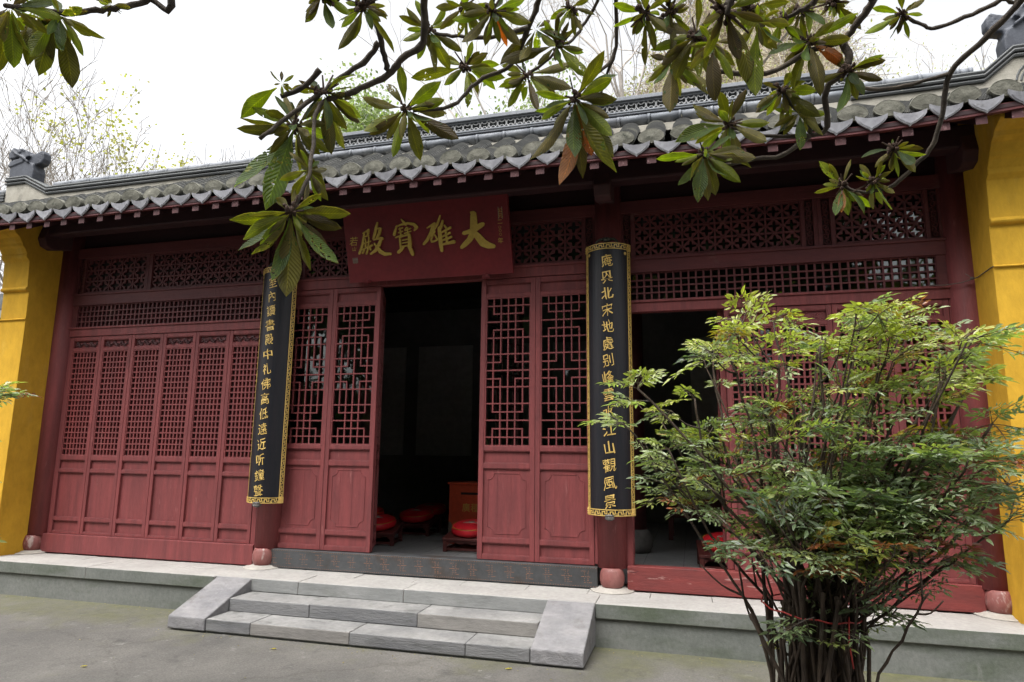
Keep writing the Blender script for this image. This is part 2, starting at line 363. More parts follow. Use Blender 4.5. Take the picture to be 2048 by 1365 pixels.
# ------------------------------------------------------------------ mesh helpers
class MB:
    """collects shapes and links them as one mesh object"""
    def __init__(s):
        s.v, s.f, s.mi, s.tint, s.uv = [], [], [], [], []
        s.m = 0
    def face(s, pts):
        k = len(s.v)
        s.v += [tuple(p) for p in pts]
        s.f.append(tuple(range(k, k + len(pts))))
        s.mi.append(s.m)
    def raw(s, vs, fs):
        k = len(s.v)
        s.v += [tuple(p) for p in vs]
        for f in fs:
            s.f.append(tuple(i + k for i in f))
            s.mi.append(s.m)
    def box(s, x0, x1, y0, y1, z0, z1, mat=None):
        vs = [(x, y, z) for z in (z0, z1) for y in (y0, y1) for x in (x0, x1)]
        if mat is not None:
            vs = [mat @ Vector(p) for p in vs]
        s.raw(vs, [(0, 2, 3, 1), (4, 5, 7, 6), (0, 1, 5, 4), (2, 6, 7, 3), (0, 4, 6, 2), (1, 3, 7, 5)])
    def prism(s, poly, fmap, d0, d1):
        """poly: list of 2-d points; fmap(u, v, d) -> 3-d point"""
        n = len(poly)
        vs = [fmap(u, v, d0) for u, v in poly] + [fmap(u, v, d1) for u, v in poly]
        fs = [tuple(range(n - 1, -1, -1)), tuple(range(n, 2 * n))]
        fs += [(i, (i + 1) % n, n + (i + 1) % n, n + i) for i in range(n)]
        s.raw(vs, fs)
    def tube(s, pts, rad, n=6, cap=True, flat=1.0):
        pts = [Vector(p) for p in pts]
        if isinstance(rad, (int, float)):
            rad = [rad] * len(pts)
        k = len(s.v)
        ref = None
        for i, p in enumerate(pts):
            t = (pts[min(i + 1, len(pts) - 1)] - pts[max(i - 1, 0)])
            if t.length < 1e-9:
                t = Vector((0, 0, 1))
            t.normalize()
            if ref is None:
                ref = t.orthogonal().normalized()
            ref = (ref - t * ref.dot(t))
            if ref.length < 1e-6:
                ref = t.orthogonal()
            ref.normalize()
            b = t.cross(ref)
            for j in range(n):
                a = 2 * pi * j / n
                s.v.append(tuple(p + (ref * cos(a) + b * sin(a) * flat) * rad[i]))
        for i in range(len(pts) - 1):
            for j in range(n):
                a, b2 = k + i * n + j, k + i * n + (j + 1) % n
                s.f.append((a, b2, b2 + n, a + n))
                s.mi.append(s.m)
        if cap:
            s.f.append(tuple(k + j for j in range(n - 1, -1, -1))); s.mi.append(s.m)
            e = k + (len(pts) - 1) * n
            s.f.append(tuple(e + j for j in range(n))); s.mi.append(s.m)
    def lathe(s, prof, c, n=20, axis='z', sy=1.0):
        """prof: (radius, height) pairs"""
        c = Vector(c)
        k = len(s.v)
        for r, h in prof:
            for j in range(n):
                a = 2 * pi * j / n
                s.v.append(tuple(c + Vector((r * cos(a), r * sin(a) * sy, h))))
        for i in range(len(prof) - 1):
            for j in range(n):
                a, b = k + i * n + j, k + i * n + (j + 1) % n
                s.f.append((a, b, b + n, a + n)); s.mi.append(s.m)
        s.f.append(tuple(k + j for j in range(n - 1, -1, -1))); s.mi.append(s.m)
        e = k + (len(prof) - 1) * n
        s.f.append(tuple(e + j for j in range(n))); s.mi.append(s.m)
    def ball(s, c, rx, ry, rz, n=10, m=6):
        prof = [(max(1e-4, sin(pi * i / m)), -cos(pi * i / m)) for i in range(m + 1)]
        k = len(s.v)
        for r, h in prof:
            for j in range(n):
                a = 2 * pi * j / n
                s.v.append((c[0] + rx * r * cos(a), c[1] + ry * r * sin(a), c[2] + rz * h))
        for i in range(m):
            for j in range(n):
                a, b = k + i * n + j, k + i * n + (j + 1) % n
                s.f.append((a, b, b + n, a + n)); s.mi.append(s.m)
    def xform(s, fn):
        s.v = [tuple(fn(Vector(p))) for p in s.v]
    def build(s, name, mat, parent=None, smooth=False, label=None, bevel=0.0):
        me = bpy.data.meshes.new(name)
        me.from_pydata(s.v, [], s.f)
        mats = mat if isinstance(mat, (list, tuple)) else [mat]
        for mm in mats:
            me.materials.append(M[mm])
        if len(mats) > 1:
            me.polygons.foreach_set('material_index', s.mi)
        if s.tint:
            ca = me.color_attributes.new('tint', 'FLOAT_COLOR', 'POINT')
            flat = []
            for c in s.tint:
                flat += [c[0], c[1], c[2], 1.0]
            ca.data.foreach_set('color', flat)
        if s.uv:
            ul = me.uv_layers.new(name='UVMap')
            li = [0] * len(me.loops)
            me.loops.foreach_get('vertex_index', li)
            flat = []
            for i in li:
                flat += s.uv[i]
            ul.data.foreach_set('uv', flat)
        if smooth:
            me.polygons.foreach_set('use_smooth', [True] * len(me.polygons))
        me.validate()
        if not s.tint and len(mats) == 1 and len(s.f) > 1:
            bm = bmesh.new()
            bm.from_mesh(me)
            bmesh.ops.recalc_face_normals(bm, faces=bm.faces)
            bm.to_mesh(me)
            bm.free()
        me.update()
        o = bpy.data.objects.new(name, me)
        COL.objects.link(o)
        if parent is not None:
            attach(o, parent)
        if label:
            o['label'] = label
        if bevel:
            b = o.modifiers.new('bevel', 'BEVEL')
            b.width = bevel
            b.segments = 2
            b.limit_method = 'ANGLE'
        return o

WORLD = {}                                          # world matrices of roots, known at build time
def attach(o, parent):
    o.parent = parent
    if parent.name in WORLD:
        o.matrix_parent_inverse = WORLD[parent.name].inverted()

def thing(name, label, cat, loc=(0, 0, 0), rotz=0.0, group=None, local=False):
    """an Empty at the thing's base; local=True: its parts are built in its own coordinates"""
    o = bpy.data.objects.new(name, None)
    o.empty_display_size = 0.2
    COL.objects.link(o)
    o.location = loc
    o.rotation_euler = (0, 0, rotz)
    if not local:
        WORLD[o.name] = Matrix.Translation(loc) @ Matrix.Rotation(rotz, 4, 'Z')
    tag(o, label, cat, group)
    return o

def tag(o, label=None, cat=None, group=None, kind=None):
    if label: o['label'] = label
    if cat: o['category'] = cat
    if group: o['group'] = group
    if kind: o['kind'] = kind
    return o

def kids(o):
    return [c for c in COL.objects if c.parent == o]

def copy_tree(o, parent=None):
    ch = kids(o)
    c = o.copy()
    COL.objects.link(c)
    c.parent = parent
    for k in ch:
        copy_tree(k, c)
    return c

def text_mesh(s, size, bold=0.0, shear=0.0):
    """outline of some writing as a filled flat mesh: (vertices 2-d, faces)"""
    cu = bpy.data.curves.new('writing', 'FONT')
    cu.body = s
    cu.size = size
    cu.offset = bold
    cu.shear = shear
    cu.resolution_u = 3
    o = bpy.data.objects.new('writing', cu)
    COL.objects.link(o)
    dg = bpy.context.evaluated_depsgraph_get()
    me = bpy.data.meshes.new_from_object(o.evaluated_get(dg))
    vs = [(v.co.x, v.co.y) for v in me.vertices]
    fs = [tuple(p.vertices) for p in me.polygons]
    bpy.data.objects.remove(o)
    bpy.data.curves.remove(cu)
    bpy.data.meshes.remove(me)
    return vs, fs
# ------------------------------------------------------------------ the setting
GZ = -0.34
g = MB()
g.face([(-300, -300, GZ), (300, -300, GZ), (300, 400, GZ), (-300, 400, GZ)])
tag(g.build('ground', 'ground'), kind='structure')

def hill_h(x, y):
    crest = 17.5 * math.exp(-((x - 2.3) / 5.2) ** 4) * (1 + 0.06 * sin(x * 1.7)) + 3.0 * math.exp(-((x + 9) / 9.0) ** 2) + 5.5 * math.exp(-((x - 7) / 14.0) ** 2) * (1 - math.exp(-((x - 2.3) / 6.5) ** 4))
    t = max(0.0, min(1.0, (y - 8.5) / 9.0))
    t = t * t * (3 - 2 * t)
    return GZ - 0.3 + crest * t + 0.5 * sin(x * 1.1 + y * 0.7) * t
h = MB()
NX, NY = 60, 26
xs = [-34 + 70 * i / NX for i in range(NX + 1)]
ys = [8.0 + 30 * j / NY for j in range(NY + 1)]
h.raw([(x, y, hill_h(x, y)) for y in ys for x in xs],
      [(j * (NX + 1) + i, j * (NX + 1) + i + 1, (j + 1) * (NX + 1) + i + 1, (j + 1) * (NX + 1) + i) for j in range(NY) for i in range(NX)])
tag(h.build('hillside', 'hill', smooth=True), kind='structure')

# ---- stone platform and steps
PY = -0.6                                           # front edge of the platform
pl = thing('stone_platform', 'long low stone platform with a mossy front, under the red hall', 'platform', (-2.6, PY, GZ))
top = MB()
jr = random.Random(3)
def slabs(mb, x0, x1, y0, y1, z0, z1, wmin, wmax, gap=0.004):
    x = x0
    while x < x1 - 0.02:
        w = min(jr.uniform(wmin, wmax), x1 - x)
        if x1 - x - w < 0.25:
            w = x1 - x
        dz = jr.uniform(-0.002, 0.002)
        k = len(mb.mi)
        mb.box(x + gap / 2, x + w - gap / 2, y0, y1, z0, z1 + dz)
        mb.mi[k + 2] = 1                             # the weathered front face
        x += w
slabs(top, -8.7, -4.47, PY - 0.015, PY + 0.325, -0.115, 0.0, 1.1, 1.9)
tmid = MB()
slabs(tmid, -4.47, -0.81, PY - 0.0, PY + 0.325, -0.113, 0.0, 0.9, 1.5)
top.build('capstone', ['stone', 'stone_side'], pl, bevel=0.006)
top = MB()
slabs(top, -0.81, 2.42, PY - 0.015, PY + 0.325, -0.115, 0.0, 1.1, 1.9)
top.build('capstone', ['stone', 'stone_side'], pl, bevel=0.006)
tmid.build('capstone', ['stone', 'stone_riser'], pl, bevel=0.006)
pav = MB()
slabs(pav, -8.7, 2.42, PY + 0.33, -0.05, -0.1, -0.003, 0.45, 0.62)
pav.build('paving', ['stone', 'stone'], pl, bevel=0.003)
sd = MB()
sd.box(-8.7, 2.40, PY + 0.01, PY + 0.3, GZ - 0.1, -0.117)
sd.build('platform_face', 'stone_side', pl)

st = thing('stone_steps', 'three low grey stone steps with sloping cheek stones, up to the open doorway', 'steps', (-2.64, -1.19, GZ))
s1 = MB(); s2 = MB(); s2b = MB()
def step_blocks(x0, cuts, y0, y1, z0, z1):
    for i in range(len(cuts) - 1):
        mb = (s1, s2)[cuts[i][1]]
        k = len(mb.mi)
        mb.box(cuts[i][0] + 0.0015, cuts[i + 1][0] - 0.0015, y0 + jr.uniform(-.004, .004), y1, z0, z1 + jr.uniform(-.002, .002))
        mb.mi[k + 1] = 1                             # the tread, paler: wear and dust plus overhead light put into the colour
step_blocks(0, [(-4.06, 0), (-3.62, 1), (-2.70, 0), (-1.72, 0), (-1.215, 0)], -1.19, PY + 0.005, GZ + 0.016, -0.2265)
step_blocks(0, [(-4.06, 0), (-3.25, 0), (-2.24, 1), (-1.215, 0)], -0.90, PY + 0.005, -0.2255, -0.1135)
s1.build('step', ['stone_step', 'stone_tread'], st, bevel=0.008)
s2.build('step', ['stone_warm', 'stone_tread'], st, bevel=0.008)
bb = MB(); bb.box(-4.40, -0.85, -1.165, PY, GZ - 0.05, GZ + 0.02)
bb.build('step_bed', 'stone_side', st)
for x0, x1 in ((-4.445, -4.064), (-1.21, -0.812)):
    c = MB()
    c.prism([(-1.195, GZ + 0.014), (-1.195, -0.222), (PY + 0.02, 0.004), (PY + 0.02, GZ + 0.014)][::-1], lambda u, v, d: (d, u, v), x0, x1)
    c.build('cheek_stone', 'stone_cheek', st, bevel=0.01)

# ------------------------------------------------------------------ the hall
XC = [-7.44, -4.35, -0.737, 2.27]                   # column axes
HX0, HX1 = -7.90, 2.72
hall = thing('temple_hall', 'red timber temple hall with grey tiled roof and latticed doors', 'temple', (-2.585, 0, 0))

# floor, walls, ceiling of the inside
b = MB(); b.box(HX0 + 0.1, HX1 - 0.1, 0.12, 5.4, -0.2, 0.025)
for i in range(1, 14):
    pass
b.build('hall_floor', 'floor', hall)
fl = MB()
for i in range(26):
    x = HX0 + 0.2 + i * 0.42
    fl.box(x, x + 0.006, 0.14, 5.3, 0.0245, 0.0262)
fl.build('floor_joint', 'dark_wall', hall)
b = MB(); b.box(HX0, HX1, 5.4, 5.6, -0.3, 4.6)
b.build('rear_wall', 'dark_wall', hall)
for xa, xb in ((HX0, HX0 + 0.12), (HX1 - 0.12, HX1)):
    b = MB(); b.box(xa, xb, 0.32, 5.4, -0.3, 4.4)
    b.build('gable_wall', 'yellow', hall)
b = MB(); b.box(HX0 + 0.12, HX1 - 0.12, 0.12, 5.4, 4.0, 4.08)
b.build('ceiling', 'ceiling', hall)
for xa, xb in ((-5.03, -3.94), (-3.72, -2.6), (-2.4, -1.3), (-6.4, -5.3), (0.0, 1.1)):
    b = MB(); b.box(xa, xb, 5.36, 5.405, 1.1, 3.16)
    b.build('wall_panel', 'panel_white', hall)
for x in (-4.35, -0.70):
    b = MB(); b.lathe([(0.13, 0.30), (0.13, 4.0)], (x, 2.1, 0), 18)
    o = b.build('inner_column', 'red_dark', hall, smooth=True)
    b = MB(); b.lathe([(0.16, 0.03), (0.20, 0.10), (0.205, 0.17), (0.18, 0.25), (0.14, 0.30)], (x, 2.1, 0), 18)
    b.build('column_base', 'drum_in', o, smooth=True)

# columns with drum stones
for i, x in enumerate(XC):
    b = MB(); b.lathe([(0.136, 0.186), (0.134, 2.0), (0.130, 4.1)], (x, 0.03, 0), 28)
    o = b.build('column', 'red', hall, smooth=True)
    b = MB(); b.lathe([(0.075, 0.012), (0.098, 0.040), (0.110, 0.085), (0.110, 0.125), (0.100, 0.165), (0.088, 0.192)], (x, -0.035, 0), 24, sy=1.0)
    b.build('drum_stone', 'drum', o, smooth=True)
    b = MB()
    b.lathe([(0.20, -0.002), (0.19, 0.006), (0.15, 0.010), (0.12, 0.022), (0.09, 0.026)], (x, -0.03, 0.0), 24)
    b.build('plinth', 'plinth', o, smooth=True)

# sills and thresholds
for x0, x1 in ((XC[0] + .10, XC[1] - .135), (XC[2] + .135, XC[3] - .10)):
    b = MB(); b.box(x0, x1, -0.035, 0.075, 0.004, 0.212)
    b.build('sill_beam', 'red_worn' if x0 > -2 else 'red', hall, bevel=0.006)
TX0, TX1 = XC[1] + 0.02, XC[2] - 0.13
b = MB(); b.box(TX0, TX1, -0.05, 0.10, 0.004, 0.188)
thr = b.build('threshold', 'iron', hall, bevel=0.004)
rv = MB()
def rivet(x, z, r=0.0042):
    c = (x, -0.0512, z)
    k = len(rv.v)
    rv.v += [(x - r, -0.0505, z), (x, -0.0505, z - r), (x + r, -0.0505, z), (x, -0.0505, z + r), (x, -0.0505 - r * 0.6, z)]
    for q in ((0, 1, 4), (1, 2, 4), (2, 3, 4), (3, 0, 4)):
        rv.f.append(tuple(k + i for i in q)); rv.mi.append(0)
n = 150
for i in range(n):
    x = TX0 + 0.015 + (TX1 - TX0 - 0.03) * i / (n - 1)
    for z in (0.176, 0.018):
        rivet(x + RND.uniform(-.001, .001), z + RND.uniform(-.0015, .0015), 0.0038)
GL = [("..#.###", "..#.#..", "..#.#..", "#######", "..#.#..", "..#.#..", "###.#.."),
      ("###.#..", "..#.#..", "..#.#..", "#######", "..#.#..", "..#.#..", "..#.###")]
for k in range(19):
    cx = TX0 + 0.10 + k * (TX1 - TX0 - 0.2) / 18
    gl = GL[1]
    for r in range(7):
        for c in range(7):
            if gl[r][c] == '#':
                for dx in (-0.0035, 0.0035):
                    if RND.random() < 0.85:
                        rivet(cx + (c - 3) * 0.0138 + dx + RND.uniform(-.0015, .0015), 0.100 - (r - 3) * 0.0165 + RND.uniform(-.0015, .0015), 0.0032)
rv.build('rivets', 'copper', thr)

# ---- door leaves
def frame_boxes(mb, w, st, rails, z0, z1, y0=0.0, y1=0.05):
    mb.box(0.0015, st, y0, y1, z0, z1)
    mb.box(w - st, w - 0.0015, y0, y1, z0, z1)
    for a, c in rails:
        mb.box(st, w - st, y0 + 0.002, y1 - 0.002, a, c)
        for zz, s in ((a, -1), (c, 1)):                # bead along each rail
            if z0 + 0.01 < zz < z1 - 0.01:
                mb.box(st, w - st, y0 + 0.006, y0 + 0.018, min(zz, zz + s * 0.008), max(zz, zz + s * 0.008))
    # beads down the stiles
def panel(mb, w, st, a, c, y=0.022):
    mb.box(st - 0.004, w - st + 0.004, y, y + 0.012, a - 0.004, c + 0.004)

def cut_corner(mb, x0, x1, z0, z1, y, r):
    pts = []
    for cx, cz, a0 in ((x0, z0, 0), (x0, z1, -90), (x1, z1, 180), (x1, z0, 90)):
        for k in range(6):
            a = radians(a0 + 90 * k / 5)
            pts.append((cx + r * cos(a), y, cz + r * sin(a)))
    pts.append(pts[0])
    mb.tube(pts, 0.0055, 5, cap=False)

PAT_H = {1: [(0, 6)], 2: [(1, 5)], 3: [(0, 6)], 4: [(1, 5)], 5: [(0, 6)], 7: [(0, 6)], 8: [(0, 2), (4, 6)], 9: [(0, 6)]}
for k in list(PAT_H):
    PAT_H[18 - k] = PAT_H[k]
PAT_V = {1: [(0, 2), (4, 14), (16, 18)], 2: [(0, 8), (10, 18)], 3: [(0, 18)]}
PAT_V[4] = PAT_V[2]; PAT_V[5] = PAT_V[1]

def central_leaf():
    w, st = 0.565, 0.048
    f = MB()
    frame_boxes(f, w, st, [(0.193, 0.237), (0.349, 0.391), (1.046, 1.095), (1.214, 1.256), (2.747, 2.782), (2.889, 2.935)], 0.193, 2.935)
    o = f.build('door_leaf', 'red', hall, bevel=0.003)
    for a, c in ((0.237, 0.349), (1.095, 1.214), (2.782, 2.889)):
        p = MB()
        panel(p, w, st, a, c, 0.026)
        p.build('door_panel', 'red', o)
    p = MB()
    panel(p, w, st, 0.391, 1.046, 0.020)
    for xx in (st + 0.14, w - st - 0.19):
        p.box(xx, xx + 0.002, 0.0185, 0.021, 0.392, 1.045)
    cut_corner(p, st + 0.045, w - st - 0.045, 0.435, 1.0, 0.020, 0.062)
    p.build('door_panel', 'red', o)
    l = MB()
    x0, x1, z0, z1 = st, w - st, 1.256, 2.747
    m = 0.014                                           # slim inner frame
    l.box(x0, x0 + m, 0.006, 0.03, z0, z1); l.box(x1 - m, x1, 0.006, 0.03, z0, z1)
    l.box(x0 + m, x1 - m, 0.0065, 0.0295, z0, z0 + m); l.box(x0 + m, x1 - m, 0.0065, 0.0295, z1 - m, z1)
    X0, X1, Z0, Z1 = x0 + m - .007, x1 - m + .007, z0 + m - .007, z1 - m + .007
    ux, uz, hb = (X1 - X0) / 6, (Z1 - Z0) / 18, 0.0066
    for r, segs in PAT_H.items():
        z = Z1 - r * uz
        for a, c in segs:
            xa = X0 + a * ux + (0.007 if a == 0 else -hb); xb = X0 + c * ux - (0.007 if c == 6 else -hb)
            l.box(xa, xb, 0.010, 0.028, z - hb, z + hb)
    for c, segs in PAT_V.items():
        x = X0 + c * ux
        for a, d in segs:
            za = Z1 - a * uz - (0.007 if a == 0 else -hb + .001); zb = Z1 - d * uz + (0.007 if d == 18 else -hb + .001)
            l.box(x - hb, x + hb, 0.0112, 0.0268, zb, za)
    l.build('lattice', 'red', o)
    gp = MB(); gp.face([(x0, 0.036, z0), (x1, 0.036, z0), (x1, 0.036, z1), (x0, 0.036, z1)])
    gp.build('glass_pane', 'glass', o)
    return o

def scroll(mb, cx, cz, r, turns, a0, y, sgn=1, rad=0.004):
    pts = []
    n = int(10 * turns) + 3
    for i in range(n):
        t = i / (n - 1)
        a = a0 + sgn * turns * 2 * pi * t
        rr = r * (1 - 0.75 * t)
        pts.append((cx + rr * cos(a), y, cz + rr * sin(a)))
    mb.tube(pts, rad, 5)

def side_leaf(kind):
    w, st = 0.4535, 0.043
    f = MB()
    frame_boxes(f, w, st, [(0.214, 0.240), (0.362, 0.400), (0.913, 0.950), (1.055, 1.105), (2.345, 2.381), (2.480, 2.525)], 0.214, 2.525)
    o = f.build('door_leaf', 'red', hall, bevel=0.003)
    for a, c, y in ((0.240, 0.362, .026), (0.400, 0.913, .026), (0.950, 1.055, .026), (2.381, 2.480, 0.034 if kind == 'closed' else 0.024)):
        p = MB()
        panel(p, w, st, a, c, y)
        p.build('door_panel', 'red', o)
    c = MB()
    rr = random.Random(5)
    if kind == 'closed':
        for i in range(7):
            x = st + 0.03 + i * (w - 2 * st - 0.06) / 6
            scroll(c, x, 2.43 + 0.012 * (-1) ** i, 0.030, 1.1, rr.uniform(0, 6), 0.026, (-1) ** i, 0.0055)
        for i in range(6):
            x = st + 0.05 + i * (w - 2 * st - 0.1) / 5
            c.tube([(x - 0.03, 0.026, 2.455 - 0.05 * (i % 2)), (x, 0.022, 2.43), (x + 0.03, 0.026, 2.405 + 0.05 * (i % 2))], 0.006, 5)
        c.build('carved_panel', 'red_end', o)
    else:
        for s in (0, 1):
            for k in range(3):
                x = (st + 0.04 + k * 0.035) if s == 0 else (w - st - 0.04 - k * 0.035)
                scroll(c, x, 2.455 - 0.012 * k, 0.016, 1.0, 0, 0.024, 1 if s else -1, 0.005)
                scroll(c, x, 2.403 + 0.012 * k, 0.014, 1.0, 0, 0.024, -1 if s else 1, 0.005)
        c.tube([(st + 0.13, 0.024, 2.468), (w / 2, 0.02, 2.452), (w - st - 0.13, 0.024, 2.468)], 0.006, 5)
        c.build('carved_panel', 'red', o)
    l = MB()
    x0, x1, z0, z1 = st, w - st, 1.105, 2.345
    m = 0.012
    l.box(x0, x0 + m, 0.006, 0.03, z0, z1); l.box(x1 - m, x1, 0.006, 0.03, z0, z1)
    l.box(x0 + m, x1 - m, 0.0065, 0.0295, z0, z0 + m); l.box(x0 + m, x1 - m, 0.0065, 0.0295, z1 - m, z1)
    nx, nz, hb = 7, 19, 0.0085
    for i in range(1, nx):
        x = x0 + m + (x1 - x0 - 2 * m) * i / nx
        l.box(x - hb, x + hb, 0.0122, 0.038, z0 + m, z1 - m)
    for j in range(1, nz):
        z = z0 + m + (z1 - z0 - 2 * m) * j / nz
        l.box(x0 + m, x1 - m, 0.010, 0.036, z - 0.0075, z + 0.0075)
    l.build('lattice', 'red', o)
    if kind == 'closed':
        gp = MB(); gp.box(x0 - .004, x1 + .004, 0.040, 0.048, z0 - .004, z1 + .004)
        gp.build('backing_board', 'backing', o)
    else:
        gp = MB(); gp.face([(x0, 0.040, z0), (x1, 0.040, z0), (x1, 0.040, z1), (x0, 0.040, z1)])
        gp.build('glass_pane', 'glass', o)
    return o

def place_leaf(o, x, y=0.0, rz=0.0):
    o.matrix_parent_inverse = Matrix.Translation((2.585, 0, 0))
    o.location = (x, y, 0)
    o.rotation_euler = (0, 0, rz)

CL = central_leaf(); place_leaf(CL, -4.288)
LW = 0.565
for x, y, rz in ((-4.288 + LW, 0, 0), (-4.288 + 4 * LW, 0, 0), (-4.288 + 5 * LW, 0, 0),
                 (-4.288 + 2 * LW - 0.002, 0.055, radians(113)), (-4.288 + 4 * LW + 0.01, 0.060, radians(58))):
    c = copy_tree(CL, hall); place_leaf(c, x, y, rz)
SLc = side_leaf('closed'); place_leaf(SLc, -7.283)
for i in range(1, 6):
    c = copy_tree(SLc, hall); place_leaf(c, -7.283 + i * 0.4545)
SLg = side_leaf('glazed'); place_leaf(SLg, -0.60 + 2 * 0.4545 + 0.004)
for i in (3, 4, 5):
    c = copy_tree(SLg, hall); place_leaf(c, -0.60 + i * 0.4545 + 0.004)
c = copy_tree(SLg, hall); place_leaf(c, -0.545, 0.055, radians(94))
c = copy_tree(SLg, hall); place_leaf(c, 0.312, 0.06, radians(92))

# jamb posts beside the columns
for xa, xb, zt in ((XC[0] + .10, -7.285, 2.525), (-4.553, XC[1] - .10, 2.525), (XC[1] + .08, -4.290, 2.935),
                   (-0.896, XC[2] - .09, 2.935), (-0.605, -0.55, 2.525), (2.134, XC[3] - .08, 2.525)):
    if xb - xa > 0.004:
        b = MB(); b.box(xa, xb, 0.004, 0.07, 0.205, zt)
        b.build('door_jamb', 'red', hall, bevel=0.003)

# horizontal beams of the front
def beam(x0, x1, z0, z1, y0=-0.012, y1=0.075, mat='red_dark', lip=None):
    b = MB()
    b.box(x0, x1, y0, y1, z0, z1)
    if lip:
        b.box(x0, x1, y0 - 0.016, y0, z1 - lip, z1 - 0.001)
    b.build('beam', mat, hall, bevel=0.003)
for a, c in ((0, 1), (2, 3)):
    x0, x1 = XC[a] + .115, XC[c] - .115
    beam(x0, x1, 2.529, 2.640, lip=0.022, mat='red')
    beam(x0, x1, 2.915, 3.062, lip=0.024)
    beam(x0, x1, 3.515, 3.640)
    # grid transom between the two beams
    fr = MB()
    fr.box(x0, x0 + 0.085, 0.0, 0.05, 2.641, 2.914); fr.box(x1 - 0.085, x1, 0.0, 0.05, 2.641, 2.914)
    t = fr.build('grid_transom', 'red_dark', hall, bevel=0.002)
    l = MB()
    xa, xb, za, zb = x0 + 0.085, x1 - 0.085, 2.641, 2.914
    m = 0.010
    l.box(xa, xb, 0.008, 0.03, za, za + m); l.box(xa, xb, 0.008, 0.03, zb - m, zb)
    nx = 44 if a == 0 else 38
    for i in range(0, nx + 1):
        x = xa + (xb - xa) * i / nx
        l.box(x - 0.0085, x + 0.0085, 0.0132, 0.036, za + m, zb - m)
    for j in range(1, 4):
        z = za + m + (zb - za - 2 * m) * j / 4
        l.box(xa, xb, 0.011, 0.034, z - 0.007, z + 0.007)
    l.build('lattice', 'red_dark', t)
    gp = MB()
    if a == 2:
        gp.face([(xa, 0.040, za), (xb, 0.040, za), (xb, 0.040, zb), (xa, 0.040, zb)])
        gp.build('glass_pane', 'glass', t)
    else:
        gp.box(xa, xb, 0.040, 0.048, za, zb)
        gp.build('backing_board', 'backing', t)
x0, x1 = XC[1] + .115, XC[2] - .115
beam(x0, x1, 2.940, 3.062, lip=0.024, mat='red')
beam(x0, x1, 3.515, 3.640)

def flower_lattice(x0, x1, z0, z1, nx, nz):
    l = MB()
    cw, ch = (x1 - x0) / nx, (z1 - z0) / nz
    for i in range(nx + 1):
        x = x0 + i * cw
        l.box(x - 0.009, x + 0.009, 0.012, 0.036, z0, z1)
    for j in range(nz + 1):
        z = z0 + j * ch
        l.box(x0 + 0.009, x1 - 0.009, 0.0105, 0.034, z - 0.009, z + 0.009)
    R = cw * 0.46
    for i in range(nx):
        for j in range(nz):
            cx, cz = x0 + (i + .5) * cw, z0 + (j + .5) * ch
            ro, ri = [], []
            for k in range(24):                     # a rounded diamond ring
                a = 2 * pi * k / 24
                q = R / (abs(cos(a)) ** 1.25 + abs(sin(a)) ** 1.25) ** 0.8
                ro.append((cx + q * cos(a), cz + q * sin(a)))
                q2 = (q - 0.017) * (0.86 if k % 6 == 3 else 1.0) - (0.014 if k % 6 in (2, 3, 4) else 0)
                ri.append((cx + q2 * cos(a), cz + q2 * sin(a)))
            n = 24
            vs = [(u, 0.014, v) for u, v in ro] + [(u, 0.014, v) for u, v in ri] + [(u, 0.032, v) for u, v in ro] + [(u, 0.032, v) for u, v in ri]
            fs = []
            for k in range(n):
                k2 = (k + 1) % n
                fs += [(k, k2, n + k2, n + k), (2 * n + k, 3 * n + k, 3 * n + k2, 2 * n + k2), (n + k, n + k2, 3 * n + k2, 3 * n + k), (k, 2 * n + k, 2 * n + k2, k2)]
            l.raw(vs, fs)
    return l

def carved_strip(x0, x1, z0, z1):
    c = MB()
    k = 0
    n = 9
    for i in range(n):
        z = z0 + (z1 - z0) * (i + .5) / n
        s = (-1) ** i
        scroll(c, (x0 + x1) / 2 + s * 0.008, z, (x1 - x0) * 0.42, 1.2, RND.uniform(0, 6), 0.018, s, 0.0058)
    return c

def flower_window(x0, x1, nx, strips, boarded=False):
    """one framed lattice of the upper row; strips: widths of the carved strips left and right (0: none)"""
    z0, z1 = 3.062, 3.514
    sl, sr = strips
    f = MB()
    xa = x0 + (0.035 + sl + 0.035 if sl else 0.05)
    xb = x1 - (0.035 + sr + 0.035 if sr else 0.05)
    f.box(x0, x0 + 0.035 if sl else xa, 0.0, 0.05, z0 + 0.002, z1)
    f.box(x1 - 0.035 if sr else xb, x1, 0.0, 0.05, z0 + 0.002, z1)
    if sl: f.box(x0 + 0.035 + sl, xa, 0.0, 0.05, z0 + 0.002, z1)
    if sr: f.box(xb, x1 - 0.035 - sr, 0.0, 0.05, z0 + 0.002, z1)
    f.box(xa, xb, 0.001, 0.049, z0 + 0.002, z0 + 0.014); f.box(xa, xb, 0.001, 0.049, z1 - 0.012, z1)
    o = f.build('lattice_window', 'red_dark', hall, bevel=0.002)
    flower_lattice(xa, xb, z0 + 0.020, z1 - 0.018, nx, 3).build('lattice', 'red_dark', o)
    for s, a, c in ((sl, x0 + .035, x0 + .035 + sl), (sr, x1 - .035 - sr, x1 - .035)):
        if s:
            carved_strip(a, c, z0 + 0.02, z1 - 0.02).build('carved_strip', 'red_dark', o)
            bb = MB(); bb.box(a, c, 0.030, 0.038, z0 + 0.015, z1 - 0.01)
            bb.build('strip_backing', 'backing', o)
    gp = MB()
    if boarded:
        gp.box(xa, xb, 0.040, 0.048, z0 + .01, z1 - .01)
        gp.build('backing_board', 'ceiling', o)
        return
    gp.face([(xa, 0.042, z0 + .01), (xb, 0.042, z0 + .01), (xb, 0.042, z1 - .01), (xa, 0.042, z1 - .01)])
    gp.build('glass_pane', 'glass', o)

